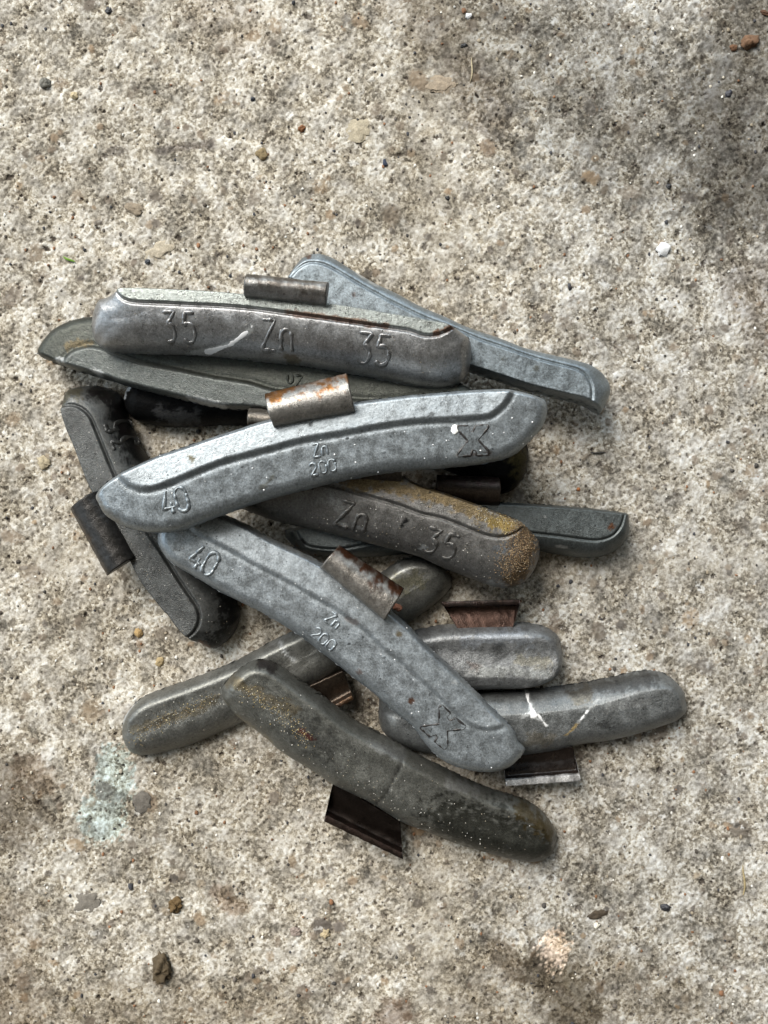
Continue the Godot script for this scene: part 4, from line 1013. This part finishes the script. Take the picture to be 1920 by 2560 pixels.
func weight(key: String, label: String, kind: String, color: Color, second: Color, mat: Material, settings := {}, clip := {}) -> Node3D:
	var b := Body.new()
	b.setup(BODIES[key])
	b.kind = kind
	for k in settings:
		b.set(k, settings[k])
	for c in CRACKS:
		if c[0] == key:
			var path := Curve2D.new()
			b.fill(path, c[1])
			b.cracks.append([path, c[2], c[3]])
	var tone := FastNoiseLite.new()
	tone.seed = key.hash() % 1000
	tone.frequency = 0.16
	tone.fractal_octaves = 4
	var stains := Stains.new()
	stains.noise.seed = key.hash() % 999
	stains.noise.frequency = 0.45
	stains.noise.fractal_octaves = 3
	for s in STAINS_AND_SHADE:
		if s[0] == key:
			stains.add(s[1], s[2], s[3], s[4])
	var o := Node3D.new()
	o.name = numbered("wheel_weight")
	add_child(o)
	tag(o, label, "wheel weight", "old wheel weights in a heap")
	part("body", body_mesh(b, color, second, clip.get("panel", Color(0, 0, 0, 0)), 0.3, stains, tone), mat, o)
	for row in MARKS:
		if row[0] == key:
			var called := "raised_emblem" if row[1] == "*" else "raised_number" if row[1].is_valid_int() else "raised_letters"
			part(called, lettering(b, row, second.lerp(color, 0.45)), mat, o)
	for row in PAINT:
		if row[0] == key:
			var pos := PackedVector3Array()
			var col := PackedColorArray()
			var idx := PackedInt32Array()
			var path := []
			for k in row[1].size() / 2:
				path.append(Vector2(row[1][2 * k], row[1][2 * k + 1]))
			tube(b, path, row[2], row[3], pos, col, idx, 0.35)
			outward(pos, idx)
			var paint := plain(Color.WHITE, 0.8)
			paint.vertex_color_use_as_albedo = true
			part("paint_smear", soft_mesh(pos, idx, col), paint, o)
	if CLIPS.has(key):
		var c := clip_mesh(CLIPS[key], clip.profile, clip.get("thick", 1.0), clip.steel, clip.rust, clip.get("from", 0.6), clip.get("to", 1.0), tone, clip.get("ragged", 0.28))
		part("clip", c, clip.mat, o)
	o.set_meta("_body", b)
	return o

func speckle(called: String, on: Node3D, path: Array, spread: float, count: int, sizes: Vector2, colors: Array, mesh: Mesh, mat: Material, seed_: int) -> void:
	# loose grains lying on a weight, joined into one part
	var b: Body = on.get_meta("_body")
	var rng := RandomNumberGenerator.new()
	rng.seed = seed_
	var c := Curve2D.new()
	for i in path.size() / 2:
		c.add_point(Vector2(path[2 * i], path[2 * i + 1]))
	var l := c.get_baked_length()
	var outline := b.back.get_baked_points()
	var rest := b.front.get_baked_points()
	rest.reverse()
	outline.append_array(rest)
	var mm := MultiMesh.new()
	mm.transform_format = MultiMesh.TRANSFORM_3D
	mm.use_colors = true
	mm.mesh = mesh
	mm.instance_count = count
	for k in count:
		var p := c.sample_baked(rng.randf() * l) + Vector2(rng.randfn(), rng.randfn()) * spread * 0.5
		while not Geometry2D.is_point_in_polygon(p, outline):
			p = c.sample_baked(rng.randf() * l) + Vector2(rng.randfn(), rng.randfn()) * spread * 0.3
		var r := rng.randf_range(sizes.x, sizes.y)
		var basis := Basis.from_euler(Vector3(rng.randf(), rng.randf(), rng.randf()) * TAU).scaled(Vector3.ONE * r * Vector3(1, 0.8, rng.randf_range(0.7, 1.2)))
		mm.set_instance_transform(k, Transform3D(basis, Vector3(p.x, b.surface(p) + r * 0.15, p.y) * MM))
		mm.set_instance_color(k, colors[rng.randi() % colors.size()] * rng.randf_range(0.6, 1.2))
	var o := MultiMeshInstance3D.new()
	o.name = called
	o.multimesh = mm
	o.material_override = mat
	o.set_meta("kind", "stuff")
	on.add_child(o, true)

func grit(mesh: Mesh, mat: Material) -> void:
	var rng := RandomNumberGenerator.new()
	rng.seed = 404
	var mm := MultiMesh.new()
	mm.transform_format = MultiMesh.TRANSFORM_3D
	mm.use_colors = true
	mm.mesh = mesh
	var colors := [Color(0.05, 0.045, 0.04), Color(0.09, 0.075, 0.06), Color(0.3, 0.25, 0.18), Color(0.5, 0.45, 0.36), Color(0.04, 0.04, 0.045), Color(0.2, 0.1, 0.05), Color(0.62, 0.6, 0.55), Color(0.14, 0.12, 0.1)]
	mm.instance_count = 2600
	for k in 2600:
		var p := Vector2(rng.randf_range(-90, 90), rng.randf_range(-118, 118))
		var r := rng.randf_range(0.12, 0.34) * (1.7 if rng.randf() < 0.06 else 1.0)
		var basis := Basis.from_euler(Vector3(rng.randf(), rng.randf(), rng.randf()) * TAU).scaled(Vector3(r, r * 0.7, r * rng.randf_range(0.7, 1.5)))
		mm.set_instance_transform(k, Transform3D(basis, Vector3(p.x, ground_height(p.x, p.y) + r * 0.25, p.y) * MM))
		mm.set_instance_color(k, colors[rng.randi() % colors.size()] * rng.randf_range(0.7, 1.2))
	var o := MultiMeshInstance3D.new()
	o.name = "loose_grit"
	o.multimesh = mm
	o.material_override = mat
	o.set_meta("kind", "stuff")
	tag(o, "fine loose grit scattered all over the concrete slab", "grit")
	add_child(o)

func small_things() -> void:
	var k := 0
	for s in SMALL:
		k += 1
		var size: Vector3 = s[6] * (0.86 if s[3] == "rock" else 1.0)
		var o := MeshInstance3D.new()
		o.name = numbered(s[0])
		var sunk := 0.15
		match s[3]:
			"blade":
				o.mesh = blade_mesh(size, 0.04)
				sunk = 0.0
			"flake":
				o.mesh = flake_mesh(size, k)
				sunk = 0.0
			"clod":
				o.mesh = rock_mesh(size, 0.55, k, 22, 30)
			"flush":
				o.mesh = rock_mesh(size, 0.4, k, 16, 26)
				sunk = -0.1
			_:
				o.mesh = rock_mesh(size, 0.38, k, 12, 18)
		o.material_override = dusty(s[8], 0.5 if s[8].v < 0.06 else 0.85)
		add_child(o)
		o.position = Vector3(s[4], (s[9] if s[9] > 0 else ground_height(s[4], s[5])) + size.z * sunk, s[5]) * MM
		o.rotation.y = deg_to_rad(s[7])
		tag(o, s[1], s[2], "bits lying on the concrete" if s[3] != "flush" else "stones set in the concrete")

func dusty(color: Color, roughness: float) -> StandardMaterial3D:
	var m := plain(color * 1.25, roughness)
	m.albedo_texture = metal_maps.color
	m.uv1_triplanar = true
	m.uv1_scale = Vector3.ONE * 2.2 / (METAL_TILE * MM)
	m.normal_enabled = true
	m.normal_texture = metal_maps.normal
	m.normal_scale = 0.5
	return m

func _ready() -> void:
	var camera := Camera3D.new()
	camera.name = "camera"
	camera.fov = 57.88
	camera.near = 0.01
	camera.far = 50.0
	camera.position = Vector3(0, 0.2, 0)
	camera.rotation_degrees = Vector3(-90, 0, 0)
	add_child(camera)
	camera.current = true
	var sky_look := ProceduralSkyMaterial.new()
	sky_look.sky_top_color = Color(0.80, 0.89, 0.96)
	sky_look.sky_horizon_color = Color(0.87, 0.89, 0.91)
	sky_look.ground_bottom_color = Color(0.35, 0.33, 0.30)
	sky_look.ground_horizon_color = Color(0.6, 0.58, 0.55)
	sky_look.sky_curve = 0.2
	var sky := Sky.new()
	sky.sky_material = sky_look
	var e := Environment.new()
	e.background_mode = Environment.BG_SKY
	e.sky = sky
	e.tonemap_mode = Environment.TONE_MAPPER_LINEAR
	e.tonemap_exposure = 2.95
	e.sdfgi_enabled = true
	e.ssao_enabled = true
	e.ssil_enabled = true
	var around := WorldEnvironment.new()
	around.name = "surroundings"
	around.environment = e
	add_child(around)
	var sun := DirectionalLight3D.new()
	sun.name = "sun"
	sun.light_energy = 0.5
	sun.light_angular_distance = 30.0
	sun.light_color = Color(1.0, 0.985, 0.96)
	sun.shadow_enabled = true
	add_child(sun)
	sun.look_at_from_position(Vector3(-0.6, 1.1, -0.85), Vector3.ZERO)

	make_metal_maps()
	build_ground(concrete())
	build_light_blockers()

	var bright := metal(0.75, 0.88, 0.12)
	var dull := metal(0.65, 0.9, 0.35)
	var steel := metal(0.75, 0.75, 0.3)
	var coated := metal(0.0, 0.8, 0.4)
	coated.metallic_specular = 0.15
	var hump := [[0.0, -0.8], [0.03, 0.9], [0.2, 2.1], [0.5, 2.5], [0.8, 1.6], [1.0, -0.2]]
	var barrel := [[0.0, -1.0], [0.02, 0.9], [0.2, 2.2], [0.55, 2.9], [0.86, 2.0], [0.98, 0.2], [0.98, -2.2]]
	var hook := [[-0.25, 0.2], [0.2, -0.4], [0.65, -1.2], [0.9, -0.9], [0.99, 0.4], [1.0, 1.9]]
	var grey_steel := Color(0.42, 0.40, 0.37)
	var black_steel := Color(0.07, 0.065, 0.06)
	var brown := Color(0.11, 0.045, 0.022)
	var orange := Color(0.27, 0.115, 0.03)
	var soot := Color(0.045, 0.03, 0.022)

	weight("nine", "black coated weight pinned under the crossing weights, olive rounded end showing", "round", Color(0.010, 0.010, 0.011), Color(0.006, 0.006, 0.007), coated, {"rough": 0.08})
	weight("eight", "dark grey-green weight with flat panel and brown clip under the ochre weight", "panel", Color(0.15, 0.17, 0.17), Color(0.09, 0.10, 0.10), dull, {"step": 0.15, "slope_back": 0.04},
		{"profile": hump, "steel": Color(0.10, 0.075, 0.06), "rust": Color(0.06, 0.03, 0.025), "mat": steel})
	var six := weight("six", "dark sooty weight with flat side panel, black tube clip and worn raised number", "panel", Color(0.16, 0.165, 0.16), Color(0.05, 0.048, 0.045), dull, {"step": 0.3, "slope_back": 0.05},
		{"profile": hump, "steel": black_steel, "rust": Color(0.10, 0.07, 0.05), "mat": steel, "from": 0.8})
	var ten := weight("ten", "grey weight lying back up with golden grit along its hollow and white tip", "round", Color(0.31, 0.31, 0.285), Color(0.17, 0.17, 0.155), dull, {"hollow": 0.7, "hollow_at": 0.0, "slope_front": 0.25, "round_back": 2.5, "round_front": 6.0},
		{"profile": hook, "steel": Color(0.08, 0.06, 0.045), "rust": Color(0.10, 0.055, 0.03), "mat": steel, "thick": 0.9})
	weight("eleven", "short chalky grey weight lying back up, rusty clip above it", "round", Color(0.36, 0.37, 0.375), Color(0.17, 0.17, 0.165), dull, {"hollow": 0.6, "hollow_at": 5.0, "hollow_wide": 2.5, "rough": 0.06, "slope_front": 0.5, "round_front": 2.0, "round_back": 3.0},
		{"profile": hook, "steel": Color(0.075, 0.042, 0.03), "rust": Color(0.05, 0.037, 0.032), "mat": steel, "from": 0.55, "to": 0.8, "thick": 1.1})
	weight("twelve", "grey weight lying back up with chalk white scratches and bright edged clip", "round", Color(0.31, 0.325, 0.325), Color(0.12, 0.12, 0.115), dull, {"slope_back": 0.3, "slope_front": 0.06, "hollow": 0.8, "hollow_at": 1.8, "hollow_wide": 1.5, "round_back": 3.0, "round_front": 4.5},
		{"profile": hook, "steel": Color(0.03, 0.022, 0.017), "rust": Color(0.90, 0.88, 0.86), "mat": metal(0.35, 0.5, 0.1), "from": 0.84, "to": 0.88, "thick": 1.2, "ragged": 0.03})  # near-white free lip is a painted metal highlight, carried as the rust colour
	var thirteen := weight("thirteen", "long dark weight lying back up with cracked middle and rusty hooked clip", "round", Color(0.26, 0.26, 0.235), Color(0.15, 0.15, 0.13), dull, {"hollow": 0.8, "hollow_at": 0.0, "hollow_wide": 2.2, "slope_front": 0.18, "slope_back": 0.1, "round_back": 2.5, "round_front": 5.5},
		{"profile": hook, "steel": Color(0.03, 0.023, 0.019), "rust": Color(0.065, 0.043, 0.034), "mat": steel, "from": 0.75, "to": 0.95, "thick": 1.3})
	weight("three", "greenish grey weight with pointed end under the 35 weight", "flat", Color(0.085, 0.09, 0.075), Color(0.05, 0.052, 0.044), dull, {"inset_back": 3.2, "step": 0.8, "slope_back": 0.04, "slope_front": 0.09, "rough": 0.05},
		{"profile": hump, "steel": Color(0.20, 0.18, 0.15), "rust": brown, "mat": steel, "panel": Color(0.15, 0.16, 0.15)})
	weight("one", "pale blue-grey weight, plain face up, crossing behind the 35 weight with white scuffs", "panel", Color(0.38, 0.435, 0.47), Color(0.30, 0.345, 0.37), bright, {"step": 0.2, "slope_back": 0.03})
	var seven := weight("seven", "weight stamped Zn 35 with ochre stained panel and sandy end", "panel", Color(0.31, 0.30, 0.285), Color(0.13, 0.12, 0.11), dull, {"step": 0.35, "slope_back": 0.06, "rough": 0.06},
		{"profile": hump, "steel": Color(0.12, 0.10, 0.08), "rust": brown, "mat": steel})
	var five := weight("five", "light grey weight stamped 40, lying slantwise over the chalk scratched weight", "flat", Color(0.49, 0.535, 0.565), Color(0.41, 0.45, 0.475), bright, {"step": 0.25, "slope_back": 0.2, "slope_front": 0.06, "rough": 0.03},
		{"profile": hump, "steel": Color(0.40, 0.37, 0.33), "rust": brown, "mat": steel, "from": 0.6, "to": 0.85})
	var four := weight("four", "light grey weight stamped 40, topmost, with white paint drop and orange rusted clip", "flat", Color(0.45, 0.495, 0.525), Color(0.38, 0.42, 0.445), bright, {"step": 0.75, "slope_back": 0.12, "slope_front": 0.11, "rough": 0.03},
		{"profile": hump, "steel": grey_steel, "rust": orange, "mat": steel, "from": 0.66, "to": 0.8})
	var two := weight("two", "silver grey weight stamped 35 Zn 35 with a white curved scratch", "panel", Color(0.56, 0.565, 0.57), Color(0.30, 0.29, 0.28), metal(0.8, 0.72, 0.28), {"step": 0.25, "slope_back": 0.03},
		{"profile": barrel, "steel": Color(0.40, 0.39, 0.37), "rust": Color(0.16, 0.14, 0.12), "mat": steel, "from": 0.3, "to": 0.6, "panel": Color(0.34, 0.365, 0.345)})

	# a drop of white paint beside the emblem
	var fb: Body = four.get_meta("_body")
	var at := Vector2(13.35, -15.57)
	var drop := part("paint_drop", rock_mesh(Vector3(1.4, 1.9, 0.5), 0.15, 3, 12, 18), plain(Color(0.86, 0.86, 0.83), 0.4), four)
	drop.position = Vector3(at.x, fb.surface(at), at.y) * MM

	var grain_mat := plain(Color.WHITE, 0.9)
	grain_mat.vertex_color_use_as_albedo = true
	var speck := rock_mesh(Vector3(2, 2, 2), 0.3, 8, 4, 6)
	var sand := [Color(0.30, 0.20, 0.10), Color(0.17, 0.105, 0.055), Color(0.08, 0.05, 0.03), Color(0.34, 0.26, 0.16), Color(0.13, 0.08, 0.04), Color(0.06, 0.045, 0.03)]
	var gold := [Color(0.36, 0.27, 0.11), Color(0.25, 0.17, 0.07), Color(0.45, 0.38, 0.22), Color(0.35, 0.34, 0.3)]
	speckle("sand_grains", seven, [26.6, 3.4, 27.4, 7.0, 25.0, 11.5], 3.4, 2300, Vector2(0.05, 0.12), sand, speck, grain_mat, 1)
	speckle("sand_grains", seven, [18.0, 0.0, 26.0, 2.5], 2.6, 260, Vector2(0.05, 0.12), gold, speck, grain_mat, 2)
	speckle("sand_grains", ten, [-53.0, 48.0, -45.0, 43.0, -35.0, 38.5], 1.7, 260, Vector2(0.05, 0.11), gold, speck, grain_mat, 3)
	speckle("sand_grains", thirteen, [-28.0, 35.5, -22.0, 39.5, -15.0, 46.0], 2.0, 280, Vector2(0.05, 0.12), gold, speck, grain_mat, 4)
	var white := [Color(0.8, 0.8, 0.79), Color(0.65, 0.66, 0.66)]
	var drops := rock_mesh(Vector3(2, 2, 2), 0.05, 8, 5, 8)
	speckle("paint_flecks", four, [-55.0, -1.0, -20.0, -10.0, 28.0, -16.0], 9.0, 46, Vector2(0.07, 0.19), white, drops, grain_mat, 5)
	speckle("paint_flecks", five, [-40.0, 7.0, -10.0, 22.0, 26.0, 49.0], 9.0, 46, Vector2(0.06, 0.16), white, drops, grain_mat, 6)
	var dust := [Color(0.5, 0.47, 0.4), Color(0.35, 0.3, 0.22), Color(0.62, 0.6, 0.55), Color(0.1, 0.08, 0.06)]
	speckle("dust_specks", six, [-62.0, -15.0, -50.0, 8.0, -38.0, 26.0], 7.0, 160, Vector2(0.04, 0.1), dust, speck, grain_mat, 7)
	speckle("dust_specks", seven, [-20.0, 2.0, 10.0, 6.0, 26.0, 12.0], 7.0, 190, Vector2(0.04, 0.1), dust, speck, grain_mat, 8)
	speckle("dust_specks", thirteen, [-28.0, 38.0, -5.0, 56.0, 25.0, 70.0], 8.0, 260, Vector2(0.04, 0.11), dust, speck, grain_mat, 9)
	speckle("dust_specks", ten, [-52.0, 46.0, -30.0, 38.0], 5.0, 110, Vector2(0.04, 0.11), dust, speck, grain_mat, 10)
	speckle("dust_specks", two, [-52.0, -38.0, -10.0, -34.0, 12.0, -28.0], 6.0, 120, Vector2(0.04, 0.09), dust, speck, grain_mat, 11)
	grit(speck, grain_mat)
	small_things()
	for o in get_children():
		if o.has_meta("_body"):
			o.remove_meta("_body")
